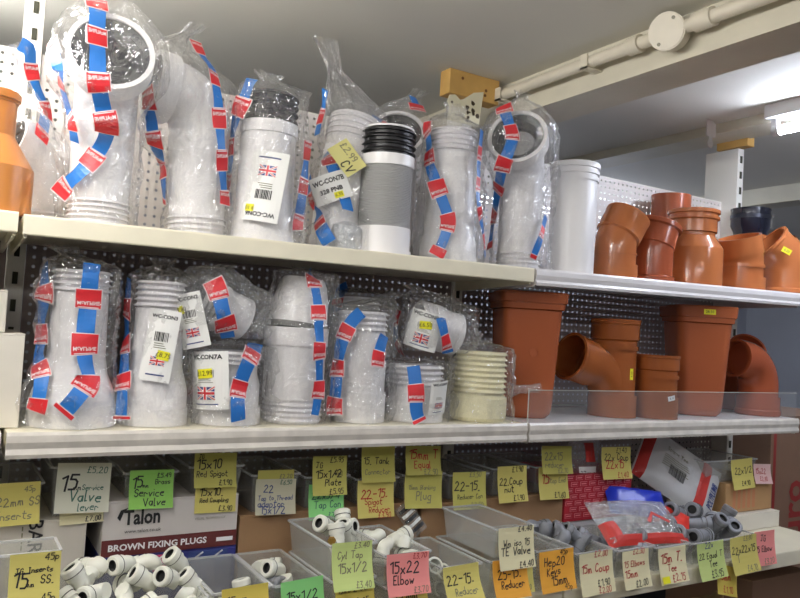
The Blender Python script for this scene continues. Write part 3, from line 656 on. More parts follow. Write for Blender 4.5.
# ---- lower shelf, left to right
BOXW = mat('plain_white_carton', (226, 220, 206), .75, noise_amt=.04)
def carton(name, label, x0, x1, y0, y1, z0, z1, m, flaps=True, rz=0., tape=None, cat='box', seam=None):
    """a closed cardboard box: body, the two top flaps with their gap, optional tape"""
    t = thing(name, label, cat, ((x0+x1)/2, y0, z0), rz=rz); w, d, h = (x1-x0)/2, y1-y0, z1-z0
    mb = MB(); mb.box(-w, 0, 0, w, d, h-.003, m); obj('body', mb, t, bevel=.0015)
    if flaps:
        mb = MB(); mb.box(-w, 0, h-.003, w, d/2-.001, h, m); obj('flap', mb, t); mb = MB(); mb.box(-w, d/2+.001, h-.003, w, d, h, m); obj('flap', mb, t)
    if tape: mb = MB(); mb.box(-w*.2, -.0006, 0, w*.2, d, h+.0005, tape); obj('packing_tape', mb, t)
    return t
pa = P(27, 334, .045); pb = P(10, 290, .045)
carton('white_carton', 'large plain white carton at the left edge of the lower shelf', -.20, pa[0]-.002, .045, .27, ZL, pa[2], BOXW)
carton('white_carton', 'smaller white carton on top of the large plain one', -.20, pb[0]-.002, .050, .26, pa[2]+.001, pb[2], BOXW)

t = connector('bagged reducer with broad base, first connector beside the white cartons', 71, 424, .085, 'l')
T = Tube(seg=32); T.r(.0685).go(.034).go(.003, .066).go(.016, .063).go(.030, .050).go(.030, .0450).go(.100, .0435); tube_obj('pipe', T, WHITE, t, True, False)
fin_top(T, t, 4, .0475, .0425, .0095)
b = Bag(t, .007, seed=11, fin=[(205, .022), (330, .005)], neck=(-.02, 0, .018, .5), crinkle=.012)
b.tape([(47, 262), (46, 285), (44, 312), (43, 340), (40, 365), (42, 385), (36, 412)], 'b', wr=.034, wb=.022)
b.tape([(92, 265), (89, 290), (87, 315), (84, 345), (84, 362), (90, 380), (78, 396), (62, 414)], 'b', wr=.042, wb=.026)

t = connector('bagged straight connector with card and yellow sticker, second on the lower shelf', 152, 422, .085, 'l')
T = Tube(seg=32); T.r(.0575).go(.028).r(.055).go(.028).go(.040, .044).go(.070, .040).go(.03); tube_obj('pipe', T, WHITE, t, True, False)
fin_top(T, t, 5, .0430, .0385, .0095)
b = Bag(t, .008, seed=12, fin=[(205, .004), (340, .008)], neck=(0, 0, .020, .5), crinkle=.012)
b.tape([(130, 280), (128, 310), (127, 335), (126, 360), (123, 395), (121, 420)], 'b', wr=.032, wb=.022)
fn, c = b.card(160, 345, .050, .120, -6, card_a('WC-CON3'), bow=8); sticker(fn, c, .008, -.016, .020, .015, txt='£8.75', roll=-5)

t = connector('squat bagged connector with grey card under the tilted one', 226, 418, .085, 'l')
T = Tube(seg=32); T.r(.060).go(.030).r(.056).go(.040).go(.02, .050).go(.012); tube_obj('pipe', T, WHITE, t, True, False)
fin_top(T, t, 3, .056, .050, .009); zt = t.location.z+.14
b = Bag(t, .010, seed=13, fin=[(330, .022), (230, .012)], neck=(.01, 0, .006, .5), crinkle=.014)
b.tape([(256, 345), (250, 358), (242, 375), (236, 395), (238, 412), (238, 424)], 'b', wr=.036, wb=.03)
fn, c = b.card(206, 380, .078, .100, 4, card_a('WC-CON7A'), bow=10); sticker(fn, c, .0, .012, .030, .016, txt='£12.99', roll=4)
t = thing('pan_connector', 'tilted bagged connector lying on top of the squat one', 'pipe fitting', (P(212, 330, .095)[0], .095, ZL+.152))
T = Tube((.03, 0, .045), (-.85, -.1, .30), seg=26); T.move(-.03); T.r(.040).go(.05).r(.044).go(.02); tube_obj('pipe', T, WHITE, t)
fin_top(T, t, 3, .047, .042, .010, m=GREYF)
b = Bag(t, .012, seed=14, fin=[(330, .024)], neck=(.02, 0, .005, .5), crinkle=.016, m=BAG2)
b.tape([(212, 280), (218, 292), (222, 310), (226, 328), (228, 342)], 'r', wr=.038, wb=.026)
fn, c = b.card(190, 320, .052, .095, 14, card_a('WC-CON2'), bow=8); sticker(fn, c, -.016, .020, .018, .014, txt='£11.40', roll=8)

t = connector('tall bagged connector with a grey seal ring round its tilted top', 291, 420, .085, 'l')
T = Tube(seg=32); T.fins(4, .057, .053, .0095); tube_obj('fin_sleeve', T, WHITE2, t, True, False)
K = T.fork(); K.r(.053).go(.006).r(.0575).go(.100).r(.061).go(.034).r(.056); tube_obj('pipe', K, WHITE, t, False, False)
R3 = K.fork(); R3.t = Vector((.12, .05, 1)).normalized(); R3.n = (Vector((1, 0, 0))-R3.t*R3.t.x).normalized(); R3.move(-.006); R3.r(.052).go(.002, .060).go(.010).r(.052); tube_obj('seal_ring', R3, mat('mid_grey_rubber', (120, 120, 116), .4), t)
D3 = R3.fork(); D3.r(.056).go(.045, .053).go(.03, .046).go(.012, .040).r(.034).go(-.03); tube_obj('tilted_top', D3, WHITE, t)
b = Bag(t, .007, seed=15, fin=[(325, .016), (215, .012)], neck=(0, 0, .006, .5), crinkle=.014)
b.tape([(310, 270), (316, 292), (319, 318), (319, 345), (319, 372), (318, 395), (314, 415)], 'b', wr=.032, wb=.018)

t = connector('bagged connector half hidden at the back between two tall ones', 350, 418, .215, 'l')
T = Tube(seg=24); T.r(.050).go(.23); tube_obj('pipe', T, GREYF, t, True, False); fin_top(T, t, 2, .054, .049, .010)
b = Bag(t, .008, seed=16, neck=(0, 0, .008, .5), m=BAG2); b.tape([(344, 262), (341, 285), (336, 312)], 'b', wr=.036, wb=.026, lb=.05, lr=.018)

t = connector('bagged connector with stepped base under a pointed bag corner', 356, 424, .085, 'l')
T = Tube(seg=32); T.r(.0555).go(.058).r(.0525).go(.062).r(.0490).go(.055); tube_obj('pipe', T, WHITE, t, True, False)
fin_top(T, t, 4, .0525, .0475, .0105)
b = Bag(t, .008, seed=17, fin=[(212, .018), (345, .014)], neck=(.05, 0, .022, .5), crinkle=.012)
b.tape([(362, 312), (350, 322), (342, 342), (339, 362), (338, 385), (336, 415)], 'b', wr=.034, wb=.024)
b.tape([(384, 335), (378, 352), (376, 370)], 'b', wr=.03, wb=.022)

t = connector('squat finned bagged connector under the one with the yellow sticker', 412, 426, .085, 'l')
T = Tube(seg=32); T.r(.0625).go(.036).r(.060).go(.012).go(.022, .056); tube_obj('pipe', T, WHITE, t, True, False); fin_top(T, t, 4, .061, .0545, .011)
b = Bag(t, .008, seed=18, fin=[(340, .02)], neck=(0, 0, .003, .5), crinkle=.010)
b.tape([(413, 366), (416, 390), (415, 410), (419, 424)], 'b', wr=.034, wb=.028)
fn, c = b.card(438, 398, .042, .070, 6, card_a('WC-CON9', bar=False), bow=10)
t = thing('pan_connector', 'rounded bagged connector with yellow sticker stacked on the squat finned one', 'pipe fitting', (P(416, 350, .09)[0], .09, ZL+.142))
T = Tube((.045, 0, .050), (-.95, .1, .2), seg=26); T.move(-.05); T.r(.046).go(.05).r(.050).go(.02); tube_obj('pipe', T, WHITE, t)
fin_top(T, t, 3, .050, .046, .010)
b = Bag(t, .009, seed=19, fin=[(340, .024), (200, .02)], neck=(-.03, 0, .012, .5), crinkle=.014)
b.tape([(388, 308), (391, 325), (394, 340), (402, 358)], 'r', wr=.030, wb=.026)
b.tape([(440, 318), (444, 335), (448, 355)], 'b', wr=.026, wb=.022)
fn, c = b.card(424, 330, .068, .078, -14, card_a('WC-CON8A'), bow=10); sticker(fn, c, .002, .012, .026, .016, txt='£6.50', roll=12)

t = connector('cream finned connector in a clear bag left of the first gully', 477, 423, .072, 'l')
T = Tube(seg=32); T.r(.056).go(.008, .0615).go(.042).r(.058).go(.006); tube_obj('pipe', T, CREAM, t, True, False)
fin_top(T, t, 8, .0595, .0540, .0115, m=CREAM)
b = Bag(t, .009, seed=20, fin=[(345, .010), (200, .008)], neck=(0, 0, .010, .5), crinkle=.012)
K = Tube((.052, -.040, .068), (.9, -.38, .1), seg=12); K.r(.018).go(.02, .010).go(.03, .009).go(.02, .012); tube_obj('twisted_bag_end', K, BAG2, t, False, False)

# gullies: rounded square hoppers
def rsq(w, d, rc, z, n=6, bow=0.):
    pts = []
    for cx_, cy_, a0 in ((w-rc, d-rc, 0), (-w+rc, d-rc, 90), (-w+rc, -d+rc, 180), (w-rc, -d+rc, 270)):
        for k in range(n+1):
            a = math.radians(a0+90*k/n); pts.append((cx_+rc*math.cos(a), cy_+rc*math.sin(a), z))
    return pts
def loft(mb, rings, m, cap0=True, cap1=True):
    n = len(rings[0]); vs = [p for r in rings for p in r]; fs = [(j*n+i, j*n+(i+1) % n, (j+1)*n+(i+1) % n, (j+1)*n+i) for j in range(len(rings)-1) for i in range(n)]
    if cap0: fs.append(tuple(range(n))[::-1])
    if cap1: fs.append(tuple(range((len(rings)-1)*n, len(rings)*n)))
    mb.add(vs, fs, m)
def gully(label, px, py, Y, H, w0, w1, rim, rz):
    t = connector(label, px, py, Y, 'l', 'gully_hopper'); t.rotation_euler.z = rz
    mb = MB(); loft(mb, [rsq(w0*.86, w0*.86, w0*.55, 0), rsq(w0*.97, w0*.97, w0*.5, .010), rsq(w0, w0, w0*.45, .022), rsq(w1, w1, w1*.34, H-rim-.012)], GULLY); obj('body', mb, t, smooth=35)
    mb = MB(); a = w1+.004
    loft(mb, [rsq(w1-.002, w1-.002, w1*.3, H-rim-.012), rsq(a, a, a*.28, H-rim-.009), rsq(a+.001, a+.001, a*.28, H-rim+.003), rsq(a+.004, a+.004, a*.26, H-rim+.006), rsq(a+.006, a+.006, a*.25, H-.003), rsq(a+.004, a+.004, a*.25, H), rsq(a-.002, a-.002, a*.25, H), rsq(a-.008, a-.008, a*.25, H-.05)], GULLY); obj('rim', mb, t, smooth=35)
    return t
t = gully('first red-brown square gully hopper, beside the cream finned connector', 521, 418, .125, .290, .060, .0705, .030, -.42)
K = Tube((.002, -.0655, .150), (0, -1, 0), seg=24); K.r(.0105).go(.0016).r(.0085).go(-.0008).r(.0); tube_obj('moulded_badge', K, GULLY, t)
t = gully('second red-brown square gully hopper with yellow sticker on its rim', 693, 421, .118, .298, .062, .0745, .036, -.55)
sh = Sheet(plane_fn((.0, -.0857, .281), (1, 0, 0), (0, 0, 1))); sh.rect(-.016, -.007, .016, .007, STICK); sh.print('28.50', 0, 0, .010, INK); sh.obj('price_sticker', t)

# branch
def cyl_sticker(t, r, px, py, w, h, m, txt, rot):
    """a sticker wrapped round an upright round pipe"""
    p = P(px, py, t.location.y-r*.8)-np.array(t.location); a0 = math.asin(max(-.95, min(.95, p[0]/r))); z0 = p[2]; k = math.radians(rot if rot != 90 else 0); c, s_ = math.cos(k), math.sin(k)
    def fn(u, v, hh):
        u, v = u*c-v*s_, u*s_+v*c; a = a0+u/r; return Vector(((r+.0008+hh)*math.sin(a), -(r+.0008+hh)*math.cos(a), z0+v))
    sh = Sheet(fn); sh.rect(-w/2, -h/2, w/2, h/2, m, 0, 6, 1); sh.print(txt, 0, 0, min(w, h)*.7, INK, rot=rot if rot == 90 else 0); sh.obj('price_sticker', t)
t = connector('brown swept branch with open side mouth and yellow sticker', 611, 420, .105, 'l', 'drain_branch')
CB = mat('glossy_brown_terracotta', (150, 84, 42), .16, noise_amt=.07, noise_scale=8)
T = Tube(seg=32); T.r(.061).go(.055).r(.0555).go(.112).r(.0595).go(.010).r(.0555).go(.030); tube_obj('body', T, CB, t)
K = T.fork(); K.move(-.018); K.r(.0555).go(.004, .0605).go(.004).r(.0605).go(.032).go(.004, .063).go(.010).r(.054).go(-.03); tube_obj('socket', K, CB, t)
K = Tube((0, 0, .045), (-.55, -.02, .85), seg=32); K.r(.05).go(.052); K.bend(42, .09, 176, 6); K.r(.053).go(.006).r(.0555).go(.010).r(.058).go(.045).go(.003, .060).go(.008).r(.0535).go(-.075).r(.048).go(-.02).r(.0); tube_obj('branch_socket', K, CB, t, False, False)
cyl_sticker(t, .0555, 628, 374, .012, .028, STICK, '8.20', 90)
t = connector('short brown pipe coupling with white sticker between branch and second gully', 654, 424, .065, 'l', 'drain_coupling')
T = Tube(seg=32); T.r(.0575).go(.055).r(.0525).go(.045).r(.0565).go(.010).r(.0525).go(.014); tube_obj('body', T, CB, t)
K = T.fork(); K.move(-.004); K.r(.0535).go(.003, .057).go(.028).go(.002, .0585).go(.006).r(.051).go(-.04); tube_obj('socket', K, CB, t)
cyl_sticker(t, .0575, 668, 398, .022, .012, STICKW, '4.10', 12)
t = connector('red-brown right angle bend at the right end behind the clear guard', 757, 418, .09, 'l', 'drain_bend')
T = Tube(seg=32); T.r(.060).go(.003, .063).go(.012).go(.003, .060).go(.036).r(.0545).go(.026); T.bend(84, .078, 178, 9); T.go(.04).r(.048).go(-.03); tube_obj('body', T, CLAY2, t)
t2 = connector('red-brown short pipe lying across the top of the right angle bend', 736, 418, .215, 'l', 'drain_coupling')
T = Tube(seg=30); T.r(.056).go(.11).r(.054); T.bend(58, .06, 235, 7); T.r(.056).go(.05).r(.05).go(-.03); tube_obj('body', T, CLAY2, t2)
K = Tube((0, 0, .1)); K.r(.0585).go(.012).r(.055); tube_obj('collar', K, CLAY2, t2)

# clear guard along the right half of the lower shelf
ACR = film('clear_acrylic', white=.09, gloss=.04, rough=.05, bstr=0., tint=(.93, .95, .95)); ACRE = mat('acrylic_edge', (188, 190, 180), .3)
t = thing('shelf_guard', 'clear acrylic guard strip standing on the right lower shelf edge', 'guard', (1.099, .0055, ZL))
pg = P(700, 392, .0055); hg = pg[2]-ZL; mb = MB(); mb.add([(0, 0, 0), (.998, 0, 0), (.998, 0, hg), (0, 0, hg)], [(0, 1, 2, 3)], ACR); obj('pane', mb, t, fix=False)
mb = MB(); mb.box(0, -.0008, hg-.0008, .998, .0008, hg+.0006, ACRE); obj('top_edge', mb, t); mb = MB(); mb.box(-.0012, -.0008, 0, .0006, .0008, hg, ACRE); obj('end_edge', mb, t)
# ---------------------------------------------------------------- cartons and packs on the bin shelf
KRAFT = mat('brown_cardboard', (156, 122, 88), .85, noise_amt=.08, noise_scale=12); KRAFT2 = mat('tan_cardboard', (182, 144, 100), .85, noise_amt=.08, noise_scale=12)
KRAFT3 = mat('dull_brown_cardboard', (134, 104, 84), .85, noise_amt=.06, noise_scale=10)
GREYB = mat('pale_grey_carton', (196, 190, 180), .75, noise_amt=.04); MAROON = mat('maroon_print', (96, 36, 36), .6); NAVYB = mat('navy_print', (40, 44, 120), .5); PINKP = mat('pink_print', (190, 70, 110), .5)
REDP = mat('red_wrapping_print', (176, 32, 48), .6); REDL = mat('pale_pink_print', (226, 140, 146), .6)
def front(t, w, h):                                               # drawing sheet on the front of a carton
    return Sheet(plane_fn((0, -.0006, h/2), (1, 0, 0), (0, 0, 1)))
t = carton('grey_carton', 'pale grey carton lettered sideways at the bottom left', -.16, .226, .07, .27, ZB+.001, 1.216, GREYB)
sh = front(t, .386, .164); xb = P(34, 543, .07)[0]-t.location.x; yb_ = P(34, 543, .07)[2]-t.location.z-.082; sh.print('BARC', xb, yb_, .030, INK, rot=-90, bold=.01, width=.072); 
for k in range(7): sh.rect(xb-.019, yb_+.03-.010*k, xb-.017, yb_+.037-.010*k, INKLT)
sh.obj('lettering', t)
t = carton('plug_carton', 'blue and pink printed carton under the white and maroon one', .250, .482, .068, .26, ZB+.001, 1.148, NAVYB)
sh = front(t, .232, .096)
for x0, x1, m in ((-.10, -.04, INKB), (-.03, .02, PINKP), (.03, .10, INKB)): sh.rect(x0, .015, x1, .043, m)
for k in range(6): sh.line(-.10+.035*k, .03, -.085+.035*k, .04, .003, STICKW)
sh.obj('lettering', t)
t = carton('plug_carton', 'white carton with maroon band reading brown fixing plugs', .250, .480, .066, .26, 1.149, 1.240, mat('white_grey_carton', (204, 198, 194), .7))
sh = front(t, .23, .091); sh.rect(-.1148, -.0455, .1148, -.018, MAROON); xm = P(175, 551, .07)[0]-t.location.x
sh.print('BROWN FIXING PLUGS', -.022, -.032, .0145, STICKW, bold=.03, width=.165); sh.rect(.078, -.036, .108, -.029, STICKW, .0009)
sh.print('Talon', -.052, .016, .034, INK, bold=.03, width=.060); sh.poly([(-.093, .018), (-.088, .03), (-.075, .034), (-.083, .026), (-.088, .012)], INK); sh.print('www.talon.co.uk', -.050, -.006, .0085, INK, width=.06); sh.print('VISUAL TECHNOLOGY', .065, .006, .006, INKLT, width=.055)
sh.obj('lettering', t)
carton('brown_carton', 'long plain brown carton right of the maroon banded one', .487, .872, .072, .27, ZB+.001, 1.198, KRAFT)
carton('brown_carton', 'plain brown carton behind the empty stacked bins', .880, 1.278, .072, .27, ZB+.001, 1.192, KRAFT)
t = carton('white_carton', 'low white carton under the red patterned pack', 1.284, 1.50, .074, .27, ZB+.001, 1.121, mat('white_card', (206, 202, 204), .75))
t = carton('patterned_pack', 'red pack with rows of small pale print', 1.282, 1.507, .070, .25, 1.122, 1.231, REDP)
sh = front(t, .225, .109)
for j in range(7):
    for i in range(8):
        x = -.110+.030*i+(.015 if j % 2 else 0); y = -.046+.0148*j
        if x < .088: sh.rect(x, y, x+.023, y+.0105, REDL); sh.rect(x+.001, y+.001, x+.022, y+.0095, REDP, .0009); sh.rect(x+.003, y+.004, x+.019, y+.0068, REDL, .0012)
sh.obj('lettering', t)
t = carton('tan_carton', 'tan carton at the right end under a clear tray', 1.872, 2.082, .060, .25, 1.100, 1.182, KRAFT2)
sh = front(t, .21, .08)
for k in range(5): sh.rect(-.075+.022*k, -.03, -.062+.022*k, .02+.006*(k % 2), mat('faint_red_print', (190, 128, 92), .85))
sh.obj('lettering', t)
t = carton('white_tray', 'white card tray under the tan carton at the right end', 1.865, 2.092, .040, .25, ZB+.001, 1.098, BOXW)
# tall cartons beyond the end of the shelving
t = carton('tall_carton', 'tall brown carton with red lettering beyond the right end of the shelves', 2.292, 2.78, .20, .62, .0, 1.345, KRAFT3)
RINK = mat('dull_red_print', (150, 44, 40), .7); sh = front(t, .488, 1.345); u0 = P(793, 510, .2); sh.print('uro', u0[0]-t.location.x, u0[2]-.6725, .15, RINK, rot=90, bold=.02, width=.19)
sh.rect(-.230, -.30, -.215, .66, RINK); sh.rect(-.150, -.66, .24, -.262, RINK); sh.obj('lettering', t)
t = thing('dark_filler', 'added black crate in the gap beside the tall carton', 'filler', (2.21, .38, 0)); BP = mat('black_plastic', (34, 32, 36), .45)  # black block added to make the gap behind the bins dark
mb = MB(); mb.box(-.075, 0, .0, .075, .25, 1.31, BP); obj('body', mb, t, bevel=.004)
for k in range(4): mb = MB(); mb.box(-.078, -.006, .9+.1*k, .078, .0, .92+.1*k, BP); obj('rib', mb, t)

# ---------------------------------------------------------------- translucent bins
BIN = film('frosted_bin_plastic', white=.16, gloss=.06, rough=.25, bstr=.06, tint=(.93, .93, .90)); BINR = film('frosted_bin_rim', white=.36, gloss=.06, rough=.25, bstr=.05)
def bin_(label, x0, x1, yf, yb, z0, z1, group=None, drop=0., name='parts_bin'):
    t = thing(name, label, 'bin', ((x0+x1)/2, yf, z0+.0006), group); w = (x1-x0)/2; D = yb-yf; h = z1-z0; k = .88; e = .010
    a = [(-w*k, e, 0), (w*k, e, 0), (w*k, D-e, 0), (-w*k, D-e, 0)]; b = [(-w, 0, h-drop), (w, 0, h-drop), (w, D, h), (-w, D, h)]
    mb = MB(); mb.add(a+b, [(0, 3, 2, 1), (0, 1, 5, 4), (1, 2, 6, 5), (2, 3, 7, 6), (3, 0, 4, 7)], BIN); o = obj('tub', mb, t, fix=False)
    sm = o.modifiers.new('wall', 'SOLIDIFY'); sm.thickness = .0016; sm.offset = -1
    mb = MB(); r = .0035
    for p, q in ((4, 5), (5, 6), (6, 7), (7, 4)):
        P0, P1 = Vector(b[p-4]), Vector(b[q-4]); dx = (P1-P0).normalized(); sd = dx.cross(Vector((0, 0, 1)))*r
        vs = [P0-sd*.2+Vector((0, 0, z)) for z in (-.003, .0)]+[P0+sd+Vector((0, 0, z)) for z in (.0, -.003)]; vs += [v+(P1-P0) for v in vs]
        mb.add(vs, [(0, 1, 5, 4), (1, 2, 6, 5), (2, 3, 7, 6), (3, 0, 4, 7), (3, 2, 1, 0), (4, 5, 6, 7)], BINR)
    obj('rim', mb, t); return t
def pbin(label, xl, xr, y, yf, yb, z0, **kw):
    p, q = P(xl, y, yf), P(xr, y, yf); return bin_(label, p[0]+.002, q[0]-.002, yf, yb, z0, (p[2]+q[2])/2, **kw)
YU = .075
for lab, xl, xr, y, zt in (('clear bin behind the old faded inserts note', -18, 44, 484, 1.2165), ('clear bin behind the white service valve note', 52, 114, 466, 1.2165), ('clear bin on the maroon banded carton behind the green note', 124, 178, 472, 1.2405),
        ('clear bin behind the two joined fifteen by ten notes', 190, 244, 466, 1.2405), ('clear bin behind the tap adaptor note', 252, 300, 474, 1.1985), ('clear bin behind the wall plate note', 305, 350, 476, 1.1985), ('clear bin behind the red-inked reducer note', 356, 399, 478, 1.1985),
        ('clear bin behind the blanking plug note', 403, 445, 474, 1.1985), ('clear bin behind the reducer connector note', 449, 489, 474, 1.1925), ('clear bin behind the coupling nut note', 493, 529, 468, 1.1925), ('clear bin behind the pair of overlapping notes near the red pack', 535, 574, 466, 1.1925)):
    pbin(lab, xl, xr, y, YU, .262, zt)
pbin('wide clear tray on the tan carton', 705, 757, 460, .066, .245, 1.1828, name='parts_tray')
YF = -.124
FB = [('clear bin holding stainless inserts at the bottom left corner', -10, 61, 553, 1.150), ('clear bin heaped with white push-fit elbows', 66, 208, 606, ZB), ('clear bin with pale fittings behind the half-seen yellow note', 213, 270, 590, ZB), ('clear bin with grey and white fittings behind the cut-off green note', 273, 322, 583, ZB),
      ('lower bin under the brass-plugged one', 332, 376, 579, ZB), ('upper clear bin holding a brass-plugged fitting', 331, 377, 544, 1.129), ('lower bin under the pink note', 386, 430, 585, ZB), ('clear bin of white elbows behind the pink note', 384, 431, 553, 1.106),
      ('clear bin of white rings behind the curled reducer note', 441, 482, 565, ZB), ('lower clear bin behind the orange reducer note', 490, 530, 559, ZB), ('empty clear bin stacked behind the cream valve note', 496, 535, 527, 1.128), ('clear bin of grey pipes behind the orange keys note', 537, 573, 549, ZB),
      ('clear bin behind the red-inked couplings note', 576, 614, 551, ZB), ('clear bin behind the red-inked elbows note', 616, 655, 548, ZB), ('clear bin behind the tee note with the small yellow square', 656, 690, 545, ZB), ('wide clear bin heaped with grey tees', 692, 757, 539, ZB)]
for lab, xl, xr, y, z0 in FB: pbin(lab, xl, xr, y, YF, -.06 if xl < 0 else .055, z0)

# ---------------------------------------------------------------- handwritten notes
PAPER = {k: mat('paper_'+k, c, .75) for k, c in dict(yellow=(208, 196, 108), pale=(216, 208, 140), green=(140, 196, 92), lime=(196, 212, 132), pink=(236, 146, 142), orange=(236, 170, 58), white=(206, 206, 188), cream=(232, 224, 182), faded=(188, 182, 94), old=(190, 186, 160), mint=(140, 214, 130), gold=(208, 188, 84), rose=(226, 190, 186)).items()}
IK = {'k': INK, 'b': INKB, 'r': INKR, 'g': INKG, 'f': INKLT}
def note(x0, y0, x1, y1, Y, col, lines, label, roll=0., curl=.012, yaw=0., extra=None):
    c = P((x0+x1)/2, (y0+y1)/2, Y); a = P(x0, (y0+y1)/2, Y); b = P(x1, (y0+y1)/2, Y); w = b[0]-a[0]; h = P((x0+x1)/2, y0, Y)[2]-P((x0+x1)/2, y1, Y)[2]
    r = math.radians(roll); yw = math.radians(yaw); ux = Vector((math.cos(yw)*math.cos(r), -math.sin(yw), math.sin(r))); uy = Vector((-math.sin(r), 0, math.cos(r)))
    F_ = plane_fn((0, 0, 0), ux, uy, curl=curl, size=h); sh = Sheet(F_)
    sh.rect(-w/2, -h/2, w/2, h/2, PAPER[col], 0, 3, 8)
    for ln in lines:
        txt, u, v, s, ink = ln[:5]; size = s*h; tw = sum(2.6 if ch == ' ' else 4.9 for ch in txt)*size/6*.9; av = w*(1-u)*.94
        if tw > av: size *= av/tw
        sh.hand(txt, -w/2+u*w, h/2-v*h, size, IK[ink], w=max(.0012, size*.135))
    if extra: extra(sh, w, h)
    o = sh.obj('price_note', loc=tuple(c)); return tag(o, label, 'price note', 'handwritten price notes')
nY = YU-.007; fY = YF-.013
note(-18, 483, 40, 524, nY, 'yellow', [('22mm SS', .25, .55, .22, 'f'), ('Inserts', .25, .85, .2, 'f'), ('45p', .72, .22, .12, 'f')], 'yellow note faintly reading 22 SS inserts at the left edge', roll=1)
note(60, 500, 104, 523, nY+.001, 'cream', [('15mm', .1, .45, .3, 'k'), ('£7.00', .58, .92, .28, 'k')], 'cream note ending in 7.00 under the white service valve note', roll=2, curl=.003)
note(56, 463, 110, 511, nY-.004, 'white', [('£5.20', .55, .2, .13, 'g'), ('15', .08, .55, .3, 'k'), ('mm', .32, .55, .1, 'k'), ('Service', .48, .55, .19, 'g'), ('Valve', .26, .78, .2, 'g'), ('lever', .42, .95, .14, 'g')], 'off-white note reading 15 service valve lever', roll=-2)
note(129, 470, 173, 507, nY-.002, 'green', [('£5.49', .62, .2, .14, 'k'), ('15', .06, .45, .27, 'k'), ('mm', .3, .45, .1, 'k'), ('Brass', .58, .38, .14, 'k'), ('Service', .12, .68, .19, 'k'), ('Valve', .32, .92, .19, 'k')], 'bright green note reading 15 brass service valve', roll=-1)
note(194, 453, 236, 486, nY-.003, 'faded', [('JG', .1, .16, .12, 'k'), ('15x10', .06, .45, .26, 'k'), ('Red Spigot', .06, .68, .16, 'k'), ('£1.90', .58, .93, .17, 'k')], 'yellow note reading 15x10 red spigot', roll=-1)
note(195, 485, 236, 512, nY-.002, 'yellow', [('15x10.', .1, .38, .27, 'k'), ('Red Coupling', .12, .62, .18, 'k'), ('£3.90', .58, .94, .2, 'k')], 'yellow note reading 15x10 red coupling 3.90', roll=-1, curl=.004)
note(258, 470, 294, 484, nY+.001, 'faded', [('£2.20', .6, .6, .3, 'f')], 'yellow note strip above the tap adaptor note', roll=-1, curl=.002)
note(255, 479, 295, 513, nY-.003, 'old', [('£6.50', .6, .16, .12, 'g'), ('22', .2, .38, .2, 'b'), ('Tap to Thread', .06, .6, .2, 'b'), ('adaptor', .06, .78, .18, 'b'), ('15x1/2', .12, .97, .2, 'b')], 'greyish note reading tap to thread adaptor', roll=-2)
note(308, 484, 343, 518, nY-.001, 'mint', [('22x3/4', .1, .42, .2, 'g'), ('Tap Con', .16, .68, .22, 'g'), ('£7.20', .55, .95, .16, 'g')], 'mint green note reading tap con behind the wall plate note', roll=-1)
note(312, 456, 346, 494, nY-.005, 'faded', [('£5.95', .5, .16, .15, 'k'), ('JG', .1, .3, .14, 'k'), ('15x1/2', .1, .56, .2, 'k'), ('Wall', .64, .5, .14, 'k'), ('Plate', .36, .76, .16, 'k'), ('£5.95', .48, .97, .16, 'k')], 'yellow note reading 15 wall plate', roll=-1)
note(361, 446, 394, 481, nY-.002, 'faded', [('15. Tank', .06, .5, .24, 'k'), ('Connector', .1, .78, .18, 'f')], 'yellow note reading 15 tank connector under the shelf lip', roll=-1)
note(357, 480, 393, 516, nY-.004, 'yellow', [('22-15.', .1, .48, .3, 'r'), ('Spigot', .2, .66, .16, 'r'), ('Reducer', .3, .86, .2, 'r'), ('£3.90', .55, 1.0, .13, 'r')], 'yellow note in red ink reading 22-15 reducer', roll=-1)
note(405, 446, 440, 474, nY-.002, 'faded', [('15mm T', .1, .45, .3, 'r'), ('Equal', .24, .75, .24, 'r'), ('£2.90', .5, .98, .18, 'f')], 'yellow note reading 15 T in red ink', roll=-2)
note(404, 471, 441, 507, nY-.004, 'faded', [('15mm Blanking', .1, .5, .24, 'f'), ('Plug', .3, .78, .22, 'f')], 'yellow note faintly reading 15 blanking plug', roll=-3)
note(452, 472, 485, 508, nY-.003, 'faded', [('£3.50', .5, .14, .13, 'f'), ('22-15.', .06, .5, .3, 'k'), ('Reducer Con', .14, .72, .2, 'k'), ('£3.50', .52, .98, .15, 'f')], 'yellow-green note reading 22-15 reducer con', roll=-1)
note(497, 466, 526, 501, nY-.003, 'yellow', [('£1.90', .5, .16, .14, 'k'), ('22.Coup', .06, .52, .27, 'k'), ('nut', .22, .72, .18, 'k'), ('£1.90', .5, .95, .15, 'k')], 'yellow note reading 22 coup nut', roll=0)
note(538, 467, 567, 498, nY-.001, 'yellow', [('15', .1, .5, .3, 'r'), ('Stop End', .3, .5, .2, 'f'), ('£1.60', .5, .96, .16, 'k')], 'yellow note numbered 15 overlapped from above by another note', roll=-1)
note(541, 446, 571, 473, nY-.005, 'faded', [('22x15', .1, .5, .26, 'f'), ('reducer', .1, .76, .2, 'f'), ('£2.10', .5, .96, .16, 'f')], 'faded yellow note overlapping the one numbered 15', roll=-2)
note(601, 447, 630, 478, nY-.008, 'yellow', [('£1.40', .5, .18, .15, 'k'), ('22x Coup', .1, .42, .2, 'k'), ('22x15', .14, .68, .24, 'r'), ('£1.40', .5, .96, .16, 'r')], 'yellow note hanging in front of the red patterned pack', roll=-1)
note(731, 459, 752, 488, .058, 'yellow', [('22x1/2', .15, .5, .22, 'k'), ('£4.10', .4, .9, .15, 'k')], 'yellow note on the wide clear tray', roll=2)
note(753, 464, 770, 483, .0575, 'rose', [('15x22', .1, .5, .26, 'r'), ('£2.80', .3, .85, .2, 'r')], 'pale pink note sticking out right of the tray', roll=-3)
